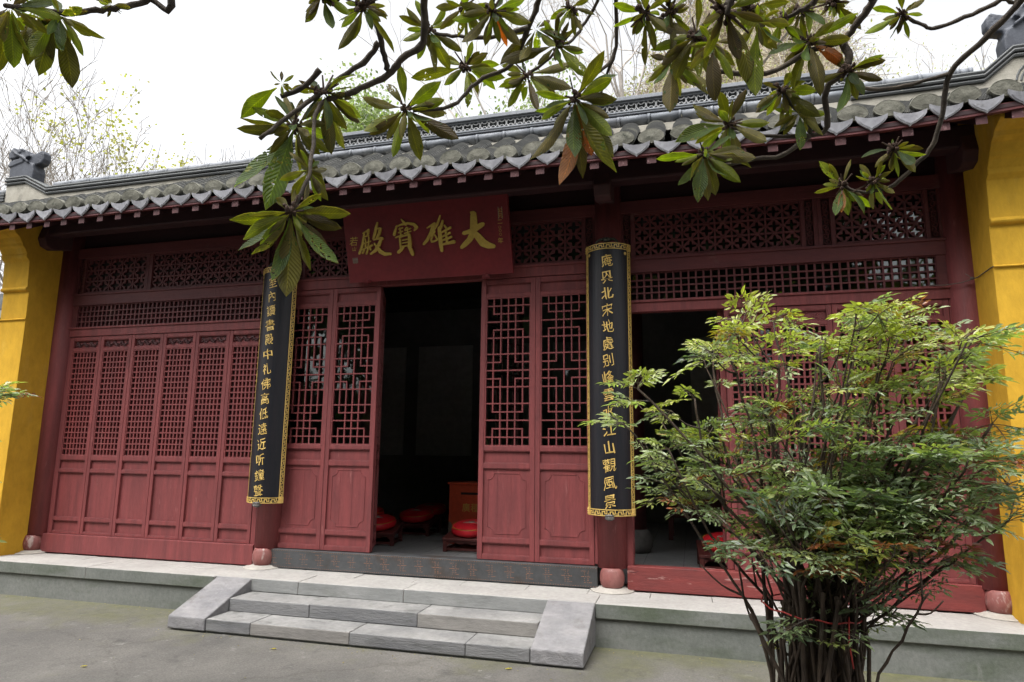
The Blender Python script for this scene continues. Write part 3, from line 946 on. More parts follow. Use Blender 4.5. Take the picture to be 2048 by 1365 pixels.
flower_window(XC[2] + .115, 1.155, 10, (0.07, 0.07))
flower_window(1.157, XC[3] - .115, 5, (0.07, 0.07))
flower_window(XC[0] + .115, -6.235, 5, (0.07, 0.0), True)
flower_window(-6.233, XC[1] - .115, 10, (0.0, 0.07), True)
flower_window(XC[1] + .115, -3.30, 5, (0.07, 0.0))
flower_window(-3.298, -1.92, 9, (0.0, 0.0))
flower_window(-1.918, XC[2] - .115, 5, (0.0, 0.07))

# dark boarding above the windows, front purlin on bracket arms
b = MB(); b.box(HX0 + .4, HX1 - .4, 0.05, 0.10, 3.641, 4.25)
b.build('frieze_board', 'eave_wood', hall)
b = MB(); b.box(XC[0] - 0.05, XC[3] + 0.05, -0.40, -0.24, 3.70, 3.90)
b.build('purlin', 'eave_wood', hall, bevel=0.02)
for i, x in enumerate(XC):
    b = MB()
    b.prism([(0.05, 3.60), (0.05, 3.86), (-0.22, 3.88), (-0.40, 3.80), (-0.44, 3.66), (-0.40, 3.57), (-0.30, 3.545), (-0.12, 3.60)], lambda u, v, d: (d, u, v), x - 0.078, x + 0.078)
    b.build('bracket_arm', 'backing', hall, bevel=0.012)

# ---- roof
def lift(x):
    r = max(0.0, (x - 1.1) / 1.3)
    l = max(0.0, (-6.6 - x) / 2.0)
    return 0.085 * r ** 1.6 + 0.05 * l ** 1.5 + 0.03 * (1 - abs(x + 1.2) / 6.5 if abs(x + 1.2) < 6.5 else 0)
def roof_z(x, y):
    t = y + 1.0
    mid = 1.0 / (1.0 + math.exp(-(x + 5.3) * 2.5)) / (1.0 + math.exp((x - 0.6) * 2.5))
    return 3.705 + (0.54 + 0.080 * mid) * t + 0.05 * t * t + lift(x) * max(0.0, 1 - t / 1.05)
RX0, RX1 = -8.75, 3.25
PITCH = 0.2535
rows = [(-1.64 + PITCH * k) for k in range(-29, 20) if RX0 < -1.64 + PITCH * k < RX1]
pan = MB(); cov = MB()
NS = 22
for x in rows:                                       # channel tiles, stepped down the slope
    for i in range(NS):
        ya, yb = -0.985 + 1.06 * i / NS, -0.985 + 1.06 * (i + 1) / NS + 0.01
        za, zb = roof_z(x, ya) + 0.012, roof_z(x, yb)
        pts = []
        for yy, zz in ((ya, za), (yb, zb)):
            for k in range(6):
                u = -1 + 2 * k / 5
                pts.append((x + u * 0.118, yy, zz + 0.045 * u * u - 0.02))
        pan.raw(pts, [(k, k + 1, k + 7, k + 6) for k in range(5)])
    xc = x + PITCH / 2
    for i in range(NS):                              # cover tiles
        ya, yb = -0.955 + 1.03 * i / NS, -0.955 + 1.03 * (i + 1) / NS + 0.006
        jit = RND.uniform(-0.003, 0.003)
        za, zb = roof_z(xc, ya) + 0.014, roof_z(xc, yb) + 0.002
        pts = []
        for yy, zz, rr in ((ya, za, 0.097), (yb, zb, 0.092), (ya, za - 0.02, 0.080)):
            for k in range(8):
                a = pi * k / 7
                pts.append((xc + jit + rr * cos(a), yy, zz + rr * 0.88 * sin(a)))
        cov.raw(pts, [(k, k + 1, k + 9, k + 8) for k in range(7)] + [(k + 16, k + 17, k + 1, k) for k in range(7)])
deck = MB()
dx = [RX0 + (RX1 - RX0) * i / 40 for i in range(41)]
dy = [-0.97, -0.6, -0.2, 0.1]
deck.raw([(x, y, roof_z(x, y) - 0.045) for y in dy for x in dx] + [(x, y, roof_z(x, y) - 0.075) for y in dy for x in dx],
         [(j * 41 + i, j * 41 + i + 1, (j + 1) * 41 + i + 1, (j + 1) * 41 + i) for j in range(3) for i in range(40)] +
         [(164 + j * 41 + i, 164 + (j + 1) * 41 + i, 164 + (j + 1) * 41 + i + 1, 164 + j * 41 + i + 1) for j in range(3) for i in range(40)] +
         [(i, 164 + i, 165 + i, i + 1) for i in range(40)])
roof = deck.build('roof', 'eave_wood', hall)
pan.build('channel_tiles', 'tile', roof)
cov.build('cover_tiles', 'tile', roof)
# rear slopes, unseen from the courtyard
b = MB()
b.prism([(0.2, 4.40), (1.4, 3.98), (3.4, 4.9), (6.0, 3.7), (6.0, 3.6), (3.4, 4.75), (1.4, 3.88), (0.2, 4.3)], lambda u, v, d: (d, u, v), RX0 + 0.4, RX1 - 0.4)
b.build('rear_slope', 'tile', roof)

def cap_mesh():
    c = MB()
    n = 20
    def ring(rx, rz, y):
        out = []
        for k in range(n):
            a = 2 * pi * k / n
            zz = rz * sin(a)
            if sin(a) < 0: zz *= 0.62
            out.append((rx * cos(a), y, zz))
        return out
    R = [ring(0.092, 0.066, 0.06), ring(0.098, 0.070, 0.004), ring(0.095, 0.067, -0.004), ring(0.086, 0.060, -0.003), ring(0.05, 0.035, -0.006), ring(0.012, 0.008, -0.010)]
    k = 0
    vs, fs = [], []
    for r in R: vs += r
    for i in range(len(R) - 1):
        for j in range(n):
            fs.append((i * n + j, i * n + (j + 1) % n, (i + 1) * n + (j + 1) % n, (i + 1) * n + j))
    fs.append(tuple((len(R) - 1) * n + j for j in range(n)))
    # a few petals pressed into the face
    c.raw(vs, fs)
    for q in range(7):
        a = pi * q / 6
        c.tube([(0.024 * cos(a), -0.007, 0.018 * sin(a)), (0.060 * cos(a), -0.004, 0.040 * sin(a))], 0.003, 4)
    c.xform(lambda p: Matrix.Rotation(radians(6), 3, 'X') @ Vector((p.x * 1.12, p.y, p.z * 1.12 + 0.006)))
    return c
def drip_mesh():
    d = MB()
    top, bot = [], []
    for k in range(13):
        u = -1 + 2 * k / 12
        top.append((u * 0.112, 0.024 * u * u - 0.004))
    prof = [(-1.0, 0.014), (-0.97, -0.010), (-0.86, -0.028), (-0.70, -0.044), (-0.52, -0.058), (-0.34, -0.072), (-0.14, -0.081), (0, -0.097)]
    prof = prof + [(-u, v) for u, v in prof[-2::-1]]
    bot = [(u * 0.112, v) for u, v in prof]
    outline = top[::-1] + bot[1:-1]
    d.prism(outline, lambda u, v, y: (u, y - 0.25 * v, v), 0.0, 0.014)
    inner = [(u * 0.8, v * 0.78 - 0.006) for u, v in bot[1:-1]]
    d.tube([(u, -0.25 * v - 0.001, v) for u, v in inner], 0.0035, 4)
    return d
cap0 = dr0 = None
for i, x in enumerate(rows):
    if dr0 is None:
        dr0 = o = drip_mesh().build('drip_tile', 'drip', roof)
        cap0 = o2 = cap_mesh().build('tile_end', 'cap', roof)
    else:
        o, o2 = dr0.copy(), cap0.copy()
        COL.objects.link(o); COL.objects.link(o2)
    xc = x + PITCH / 2
    o.location = Vector((x + RND.uniform(-.008, .008), -1.0, roof_z(x, -1.0) + 0.018 + RND.uniform(-.007, .007)))
    o.rotation_euler = (RND.uniform(-.08, .08), RND.uniform(-.05, .05), RND.uniform(-.06, .06))
    o2.location = Vector((xc + RND.uniform(-.008, .008), -0.985, roof_z(xc, -0.985) + 0.060 + RND.uniform(-.006, .006)))
    o2.rotation_euler = (RND.uniform(-.1, .1), RND.uniform(-.12, .12), RND.uniform(-.1, .1))
for o in (dr0, cap0):
    pass

# eave boards and rafters
eb = MB(); eb2 = MB()
for i in range(40):
    xa, xb = dx[i], dx[i + 1]
    for mb, (ya, yb, za, zb) in ((eb, (-0.965, -0.925, -0.105, -0.045)), (eb2, (-0.95, -0.915, -0.135, -0.107))):
        A, B = roof_z(xa, -0.95), roof_z(xb, -0.95)
        mb.raw([(xa, ya, A + za), (xb, ya, B + za), (xb, yb, B + za), (xa, yb, A + za), (xa, ya, A + zb), (xb, ya, B + zb), (xb, yb, B + zb), (xa, yb, A + zb)],
               [(0, 3, 2, 1), (4, 5, 6, 7), (0, 1, 5, 4), (3, 7, 6, 2)])
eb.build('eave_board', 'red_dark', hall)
nr = 0
x = RX0 + 0.14
while x < RX1 - 0.1:
    mb = MB()
    w = 0.038
    ze, zi = roof_z(x, -0.945) - 0.094, roof_z(x, 0.06) - 0.085
    mb.m = 0
    mb.raw([(x - w, -0.945, ze - .078), (x + w, -0.945, ze - .078), (x + w, -0.945, ze), (x - w, -0.945, ze),
            (x - w, 0.06, zi - .078), (x + w, 0.06, zi - .078), (x + w, 0.06, zi), (x - w, 0.06, zi)],
           [(0, 4, 5, 1), (1, 5, 6, 2), (2, 6, 7, 3), (3, 7, 4, 0), (4, 7, 6, 5)])
    mb.m = 1
    mb.raw([(x - w, -0.945, ze - .078), (x + w, -0.945, ze - .078), (x + w, -0.945, ze), (x - w, -0.945, ze)], [(0, 1, 2, 3)])
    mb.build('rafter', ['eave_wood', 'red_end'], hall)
    x += 0.238 + RND.uniform(-.012, .012)

# ---- ridge: plaster band, courses, roll, openwork in the middle, stepped mounts at the ends
RY = 0.07
def strip(mb, path, prof):
    """sweep a cross-section (y, z) along points (x, z): butted mitred run along x"""
    n = len(prof)
    vs, fs = [], []
    for i, (x, z) in enumerate(path):
        vs += [(x, RY + py, z + pz) for py, pz in prof]
    for i in range(len(path) - 1):
        for j in range(n):
            a, b2 = i * n + j, i * n + (j + 1) % n
            fs.append((a, b2, b2 + n, a + n))
    fs.append(tuple(range(n - 1, -1, -1)))
    fs.append(tuple((len(path) - 1) * n + j for j in range(n)))
    mb.raw(vs, fs)
def circ(r, n=10, sy=1.0):
    return [(r * sy * cos(2 * pi * k / n), r * sin(2 * pi * k / n)) for k in range(n)]
def rect(y, z0, z1):
    return [(-y, z0), (y, z0), (y, z1), (-y, z1)]
PL, PR = -7.94, 2.56                                 # feet of the stepped mounts
ML0, ML1 = -8.66, -8.32                              # flat top of the left mount
MR0, MR1 = 2.80, 3.14
hl = 0.19                                            # how high the mount steps up
rise = 0.025
pathL = [(RX0 - 0.3, -0.02), (ML0 - 0.10, -0.02)]
def low(x): return rise * max(0.0, abs(x + 2.6) - 3.8) / 1.5
path = [(ML0, hl), (ML1, hl), (PL, 0.0), (-6.4, 0.0), (-4.5, 0.0), (1.5, 0.0), (2.1, 0.008), (PR, 0.02), (MR0, hl + .03), (MR1, hl + .03)]
pb = MB()
pts = []
for x, dz in path:
    pts.append((x, dz))
vs, fs = [], []
for x, dz in pts:
    zt = 4.41 + dz
    vs += [(x, RY - 0.10, 4.22), (x, RY + 0.10, 4.22), (x, RY + 0.10, zt), (x, RY - 0.10, zt)]
for i in range(len(pts) - 1):
    for j in range(4):
        a, b2 = i * 4 + j, i * 4 + (j + 1) % 4
        fs.append((a, b2, b2 + 4, a + 4))
fs += [(3, 2, 1, 0), tuple((len(pts) - 1) * 4 + j for j in range(4))]
pb.raw(vs, fs)
ridge = pb.build('ridge', 'cream', hall)
for k, (z, hw) in enumerate(((4.428, 0.128), (4.468, 0.140), (4.508, 0.128))):
    prof = [(-hw + .008, -0.014), (hw, -0.014), (hw, 0.014), (-hw + .008, 0.014), (-hw, 0.0)]
    for part in ([p for p in path if p[0] <= -4.5], [p for p in path if p[0] >= 1.5]):
        c = MB()
        strip(c, [(x, z + dz) for x, dz in part], prof)
        c.build('ridge_course', 'ridge_dark', ridge)
        if k < 2:
            f = MB()
            strip(f, [(x, z + .021 + dz) for x, dz in part], rect(hw - 0.035, -0.0065, 0.0065))
            f.build('mortar_bed', 'cream', ridge)
r = MB()
def roll(mb, x0, x1, z0, z1, seg=0.30):
    x = x0
    while x < x1 - 0.02:
        w = min(seg, x1 - x)
        za, zb = z0 + (z1 - z0) * (x - x0) / (x1 - x0), z0 + (z1 - z0) * (x + w - x0) / (x1 - x0)
        q = RND.uniform(-.002, .002)
        strip(mb, [(x + .002, za + q), (x + w - .03, zb + q)], circ(0.052, 14, 1.5))
        strip(mb, [(x + w - .0295, zb + q), (x + w - .002, zb + q)], circ(0.056, 14, 1.5))
        x += w
roll(r, -7.90, -4.5, 4.560, 4.560); roll(r, 1.5, 2.5, 4.563, 4.578)
roll(r, -4.498, 1.498, 4.512, 4.512)
r.build('ridge_roll', 'roll', ridge, smooth=True)
c = MB()
strip(c, [(-4.5, 4.566), (1.5, 4.566)], rect(0.07, -0.006, 0.012))
strip(c, [(-4.5, 4.588), (1.5, 4.588)], rect(0.078, -0.0095, 0.008))
strip(c, [(-4.5, 4.690), (1.5, 4.690)], rect(0.078, -0.008, 0.010))
strip(c, [(-4.5, 4.722), (1.5, 4.722)], rect(0.10, -0.0215, 0.020))
c.build('coping', 'roll', ridge, bevel=0.004)
ow = MB()
n = 62
u = 6.0 / n
zc0, zc1 = 4.597, 4.681
hh = zc1 - zc0
def arc(cx, cz, rr, a0, a1, k=10):
    p = [(cx + rr * cos(radians(a0 + (a1 - a0) * t / k)), RY - 0.060, cz + rr * sin(radians(a0 + (a1 - a0) * t / k))) for t in range(k + 1)]
    ow.tube(p, 0.0062, 5)
for i in range(n):
    cx = -4.5 + (i + .5) * u
    arc(cx, zc0 + hh * .52, u * 0.47, -70, 60); arc(cx, zc0 + hh * .52, u * 0.47, 120, 250)
    arc(cx, zc1 + 0.004, u * 0.30, 190, 350)
    arc(cx, zc0, u * 0.27, 0, 180)
ow.build('openwork_tiles', 'openwork', ridge)
bk = MB(); bk.box(-4.5, 1.5, RY - 0.03, RY + 0.06, 4.5965, 4.682)
bk.build('openwork_backing', 'ridge_dark', ridge)
# ridge goes on past the left mount a little lower
c = MB()
strip(c, [(RX0 - 0.9, 4.54), (ML0 - 0.002, 4.54)], circ(0.052, 14, 1.4))
c.build('ridge_roll', 'roll', ridge, smooth=True)
for z in (4.40, 4.44, 4.48):
    c = MB()
    strip(c, [(RX0 - 0.9, z), (ML0 - 0.002, z)], rect(0.12, -0.013, 0.013))
    c.build('ridge_course', 'ridge_dark', ridge)
c = MB(); strip(c, [(RX0 - 0.9, 4.30), (ML0 - .002, 4.30)], rect(0.10, -0.1, 0.086))
c.build('ridge_plaster', 'cream', ridge)
# swirls in the plaster of the right mount
sw = MB()
for k in range(4):
    p = []
    for t in range(9):
        a = radians(175 - 110 * t / 8)
        p.append((3.02 + (0.22 - 0.035 * k) * cos(a), RY - 0.102, 4.40 + (0.20 - 0.040 * k) * sin(a)))
    sw.tube(p, 0.009, 5)
sw.build('plaster_scroll', 'ridge_dark', ridge)

# dragon-fish finials
def finial(flip, cx, z):
    f = MB()
    s = -1 if flip else 1
    def P(u, v, d): return (cx + s * u * .92, RY + d * .9, z + v * .9)
    def pr(poly, d0, d1): f.prism(poly if not flip else poly[::-1], P, d0, d1)
    pr([(-0.20, -0.03), (0.24, -0.08), (0.25, 0.04), (0.22, 0.14), (0.10, 0.20), (-0.10, 0.20), (-0.16, 0.14), (-0.21, 0.10)], -0.10, 0.10)      # body
    pr([(-0.23, 0.13), (-0.12, 0.15), (0.04, 0.19), (0.07, 0.25), (-0.04, 0.25), (-0.20, 0.215)], -0.115, 0.115)                     # jaw
    pr([(-0.225, 0.255), (-0.05, 0.275), (0.08, 0.24), (0.15, 0.27), (0.10, 0.35), (0.02, 0.395), (-0.08, 0.40), (-0.16, 0.435), (-0.19, 0.395), (-0.235, 0.35)], -0.12, 0.12)   # snout
    pr([(0.06, 0.17), (0.22, 0.13), (0.33, 0.155), (0.365, 0.22), (0.36, 0.31), (0.315, 0.365), (0.22, 0.32), (0.10, 0.30)], -0.06, 0.06)   # tail fan
    for d in (-0.064, 0.064):
        for k in range(6):
            v0 = 0.155 + 0.030 * k
            f.tube([P(0.05, v0 + .02, d), P(0.17, v0 - 0.005, d * 1.05), P(0.28, v0 + 0.015, d), P(0.355 - .008 * abs(k - 2.5), v0 + 0.03, d * .9)], 0.009, 5)
    for d in (-0.125, 0.125):
        c = P(-0.02, 0.345, d)
        f.ball(c, 0.028, 0.02, 0.028)
        f.tube([P(-0.19, 0.40, d * .9), P(-0.10, 0.33, d), P(0.04, 0.26, d), P(0.16, 0.17, d * .95)], 0.016, 6)
        f.tube([P(-0.06, 0.37, d), P(0.0, 0.385, d), P(0.07, 0.36, d)], 0.013, 6)
    for k in range(5):
        for d in (-0.09, 0.09):
            q = P(-0.19 + 0.04 * k, 0.24, d)
            f.ball(q, 0.010, 0.010, 0.022, 6, 4)
    fo = f.build('ridge_finial', 'finial', ridge)
    rm = fo.modifiers.new('remesh', 'REMESH')
    rm.mode = 'VOXEL'
    rm.voxel_size = 0.011
    sm = fo.modifiers.new('smooth', 'SMOOTH')
    sm.iterations = 3
finial(False, -8.48, 4.75)
finial(True, 2.98, 4.79)

# ---- yellow gable piers with corbelled heads
PROF = [(-0.46, GZ), (-0.455, 2.66), (-0.475, 2.665), (-0.475, 2.675), (-0.455, 2.68), (-0.46, 3.0), (-0.495, 3.012), (-0.505, 3.03), (-0.495, 3.048),
        (-0.485, 3.055), (-0.50, 3.36), (-0.54, 3.40), (-0.545, 3.425), (-0.54, 3.445), (-0.55, 3.455), (-0.575, 3.50), (-0.60, 3.52), (-0.61, 3.55),
        (-0.63, 3.575), (-0.65, 3.61), (-0.70, 3.64), (-0.72, 3.67), (-0.79, 3.70), (-0.84, 3.72), (-0.86, 3.80), (-0.6, 3.96), (0.34, 4.25), (0.34, GZ)]
for x0, x1 in ((-7.865, -7.472), (2.302, 2.74)):
    b = MB()
    b.prism(PROF, lambda u, v, d: (d, u, v), x0, x1)
    b.build('gable_pier', 'yellow', hall, bevel=0.006)
# ------------------------------------------------------------------ things on and in the hall
# ---- horizontal name plaque, leaning forward, with four brushed characters
pq = thing('name_plaque', 'wide oxblood plaque with four large gold brush characters, over the open doorway', 'sign', (-2.567, -0.098, 2.962), local=True)
pq.rotation_euler = (radians(16.0), 0, 0)
PW, PH = 0.902, 0.80
b = MB()
b.prism([(-PW, 0), (PW, 0), (PW - 0.012, PH), (-PW - 0.012, PH)], lambda u, v, d: (u, d, v), -0.02, 0.03)
b.build('board', 'plaque', pq, bevel=0.004)
# strokes: lists of (x, y, width) in a 2048 x 1170 grid laid over the plaque
DA = [[(1520, 268, 20), (1550, 285, 66), (1552, 400, 80), (1545, 500, 72), (1500, 580, 60), (1445, 635, 52), (1408, 668, 34)],
      [(1436, 505, 40), (1490, 490, 42), (1560, 462, 56), (1625, 420, 54), (1655, 402, 40)],
      [(1548, 492, 50), (1600, 550, 76), (1650, 615, 84), (1710, 645, 66), (1772, 655, 40)]]
XI = [[(1020, 442, 12), (1060, 418, 20), (1112, 390, 28)],
      [(1103, 395, 34), (1082, 450, 36), (1060, 510, 36), (1020, 580, 34), (978, 628, 26)],
      [(1108, 478, 22), (1082, 530, 22), (1066, 570, 22), (1072, 600, 22), (1104, 594, 20), (1136, 578, 18)], [(1108, 520, 16), (1140, 572, 24)],
      [(1176, 298, 14), (1160, 350, 26), (1140, 400, 28), (1098, 470, 14)], [(1204, 358, 22), (1186, 420, 34), (1160, 470, 36)],
      [(1164, 440, 40), (1172, 540, 46), (1178, 640, 44), (1186, 705, 34)],
      [(1222, 412, 18), (1242, 440, 24)], [(1190, 492, 18), (1240, 465, 22), (1292, 438, 26)], [(1194, 542, 18), (1240, 520, 20), (1284, 498, 22)],
      [(1196, 585, 18), (1250, 566, 22), (1300, 544, 24)], [(1196, 632, 22), (1260, 618, 28), (1330, 600, 40)], [(1236, 470, 24), (1244, 540, 26), (1250, 612, 26)]]
BA = [[(724, 334, 12), (748, 366, 26), (775, 398, 30)], [(668, 408, 14), (652, 460, 24), (634, 516, 32)],
      [(656, 424, 14), (720, 398, 20), (800, 382, 26), (870, 396, 32), (902, 430, 42), (872, 468, 16)],
      [(692, 450, 12), (738, 434, 14)], [(686, 492, 12), (736, 474, 14)], [(650, 548, 14), (738, 518, 18)], [(706, 436, 14), (710, 490, 16), (718, 540, 16)],
      [(784, 428, 10), (764, 462, 14)], [(764, 468, 12), (832, 442, 14)], [(756, 502, 12), (838, 474, 14)], [(796, 430, 12), (798, 522, 14)],
      [(702, 548, 18), (706, 610, 22), (712, 672, 26)], [(700, 546, 14), (760, 526, 18), (812, 512, 24)], [(814, 512, 30), (818, 590, 40), (818, 662, 42)],
      [(728, 582, 10), (796, 566, 13)], [(728, 615, 10), (796, 602, 13)], [(722, 654, 14), (804, 640, 18)],
      [(742, 658, 26), (712, 694, 34), (680, 722, 32)], [(804, 648, 28), (828, 690, 38), (842, 726, 40), (850, 752, 28)]]
DI = [[(258, 496, 12), (298, 474, 18), (332, 454, 26)], [(328, 456, 22), (322, 490, 26), (316, 516, 22)], [(268, 540, 14), (328, 520, 18)],
      [(276, 496, 20), (266, 560, 28), (250, 630, 30), (225, 695, 30), (204, 738, 24)],
      [(288, 560, 14), (290, 610, 18), (284, 654, 18)], [(330, 540, 16), (328, 600, 18), (318, 650, 18)], [(272, 614, 12), (350, 588, 14)],
      [(234, 694, 14), (300, 664, 18), (372, 636, 20)], [(270, 682, 20), (262, 708, 20), (246, 734, 18)], [(318, 668, 18), (306, 710, 20), (294, 740, 18)], [(336, 650, 18), (350, 692, 22)],
      [(442, 368, 14), (426, 430, 32), (410, 490, 32), (386, 562, 26)], [(438, 442, 14), (474, 440, 32), (458, 500, 32), (430, 556, 30)],
      [(386, 574, 14), (440, 560, 20), (494, 556, 32)], [(484, 556, 26), (450, 634, 38), (404, 700, 32), (346, 742, 18)],
      [(398, 616, 18), (430, 660, 34), (466, 712, 46), (520, 742, 40), (588, 740, 26)]]
def q2l(x, y):
    """grid point on the plaque -> board coordinates (x, z)"""
    dx, dy = x - 65.0, 1095.0 - y
    det = 1907.5 * 917.0 + 137.0 * 42.0
    u = (dx * 917.0 + dy * 42.0) / det
    v = (dy * 1907.5 - dx * 137.0) / det
    return (-PW + 2 * PW * u, PH * v)
def brush(mb, strokes, y):
    for si, s in enumerate(strokes):
        pts = []
        for i in range(len(s) - 1):
            for t in (0, .25, .5, .75):
                pts.append([a + (c - a) * t for a, c in zip(s[i], s[i + 1])])
        pts.append(list(s[-1]))
        sc = 2 * PW / 1905.0
        P = [(*q2l(p[0], p[1]), p[2] * sc * 0.5) for p in pts]
        L, R = [], []
        for i, p in enumerate(P):
            a, c = P[max(i - 1, 0)], P[min(i + 1, len(P) - 1)]
            tx, tz = c[0] - a[0], c[1] - a[1]
            l = sqrt(tx * tx + tz * tz) or 1
            L.append((p[0] - tz / l * p[2], p[1] + tx / l * p[2]))
            R.append((p[0] + tz / l * p[2], p[1] - tx / l * p[2]))
        def capz(p, d, sg):
            ang = atan2(d[1], d[0])
            return [(p[0] + p[2] * .8 * cos(ang + sg * a), p[1] + p[2] * .8 * sin(ang + sg * a)) for a in (0.9, 0.3, -0.3, -0.9)]
        e = (P[-1][0] - P[-2][0], P[-1][1] - P[-2][1])
        b0 = (P[0][0] - P[1][0], P[0][1] - P[1][1])
        out = L + capz(P[-1], e, 1) + R[::-1] + capz(P[0], b0, 1)
        yy = y - 0.0006 * si
        n = len(P)
        vs = [(a, yy, c) for a, c in out] + [(a, y + 0.02, c) for a, c in out]
        m = len(out)
        fs = [(i, i + 1, m - 4 - 2 - i, m - 4 - 1 - i) for i in range(n - 1)]
        fs += [(n - 1, n, n + 1, n + 2, n + 3, n + 4), (m - 5, m - 4, m - 3, m - 2, m - 1, 0)]
        fs += [(i, (i + 1) % m, m + (i + 1) % m, m + i) for i in range(m)]
        mb.raw(vs, fs)
let = MB()
for s in (DA, XI, BA, DI):
    brush(let, s, -0.030)
let.build('lettering', 'gold_dull', pq)
small = MB()
def put_text(mb, ch, size, cx, cz, y, fx=1.0, bold=0.0, shear=0.0, th=0.0):
    vs, fs = text_mesh(ch, size, bold, shear)
    if not vs: return
    mx = (min(v[0] for v in vs) + max(v[0] for v in vs)) / 2
    mz = (min(v[1] for v in vs) + max(v[1] for v in vs)) / 2
    mb.raw([((a - mx) * fx + cx, y, c - mz + cz) for a, c in vs], fs)
for ch, (x, y), sz in (('公', (1842, 250), .05), ('元', (1845, 310), .05), ('二', (1838, 378), .055), ('〇', (1836, 440), .03), ('〇', (1840, 478), .03), ('〇', (1842, 520), .03), ('年', (1842, 590), .06)):
    a, c = q2l(x, y)
    put_text(small, ch, sz, a, c, -0.0225)
for ch, (x, y), sz in (('若', (140, 590), .10), ('山', (142, 680), .05)):
    a, c = q2l(x, y)
    put_text(small, ch, sz, a, c, -0.0225, shear=0.2)
small.build('inscription', 'gold_dull', pq)
se = MB()
a, c = q2l(150, 820)
for k in range(5):
    se.box(a - 0.03 + 0.0125 * k, a - 0.023 + 0.0125 * k, -0.0225, -0.019, c - 0.03 - 0.004 * (k % 2), c + 0.03)
se.box(a - 0.03, a + 0.03, -0.0222, -0.019, c + 0.006, c + 0.012); se.box(a - 0.03, a + 0.03, -0.0222, -0.019, c - 0.02, c - 0.014)
a, c = q2l(1842, 280)
se.box(a - 0.022, a - 0.016, -0.0222, -0.019, c - 0.06, c + 0.06); se.box(a + 0.016, a + 0.022, -0.0222, -0.019, c - 0.06, c + 0.06)
se.build('seal_mark', 'seal', pq)
for x in (290, 1675):
    pg = MB()
    a, c = q2l(x, 1000 if x > 1000 else 1070)
    for k in range(3):
        pts = [(a + (0.036 - 0.011 * k) * cos(radians(t)), -0.030 - 0.004 * k, c - 0.012 + (0.040 - 0.011 * k) * sin(radians(t))) for t in range(-10, 191, 20)]
        pg.tube(pts, 0.0055, 5)
    pg.box(a - 0.004, a + 0.004, -0.038, -0.02, c - 0.03, c + 0.03)
    pg.build('carved_peg', 'plaque', pq)

# ---- two curved couplet boards on the middle columns
CR, CA = 0.222, radians(68)                         # radius and half-angle of the curved board
HS = CR * CA                                        # half of the arc length
CZ0, CZ1 = 0.655, 3.165
def arcp(s, z, d=0.0):
    a = s / CR
    return ((CR + d) * sin(a), -(CR + d) * cos(a), z)
def arc_rect(mb, s0, s1, z0, z1, d0, d1, n=None):
    n = n or max(1, int((s1 - s0) / 0.03))
    vs = []
    for i in range(n + 1):
        s = s0 + (s1 - s0) * i / n
        vs += [arcp(s, z0, d0), arcp(s, z0, d1), arcp(s, z1, d1), arcp(s, z1, d0)]
    fs = []
    for i in range(n):
        for j in range(4):
            fs.append((i * 4 + j, i * 4 + (j + 1) % 4, (i + 1) * 4 + (j + 1) % 4, (i + 1) * 4 + j))
    fs += [(3, 2, 1, 0), tuple(n * 4 + j for j in range(4))]
    mb.raw(vs, fs)
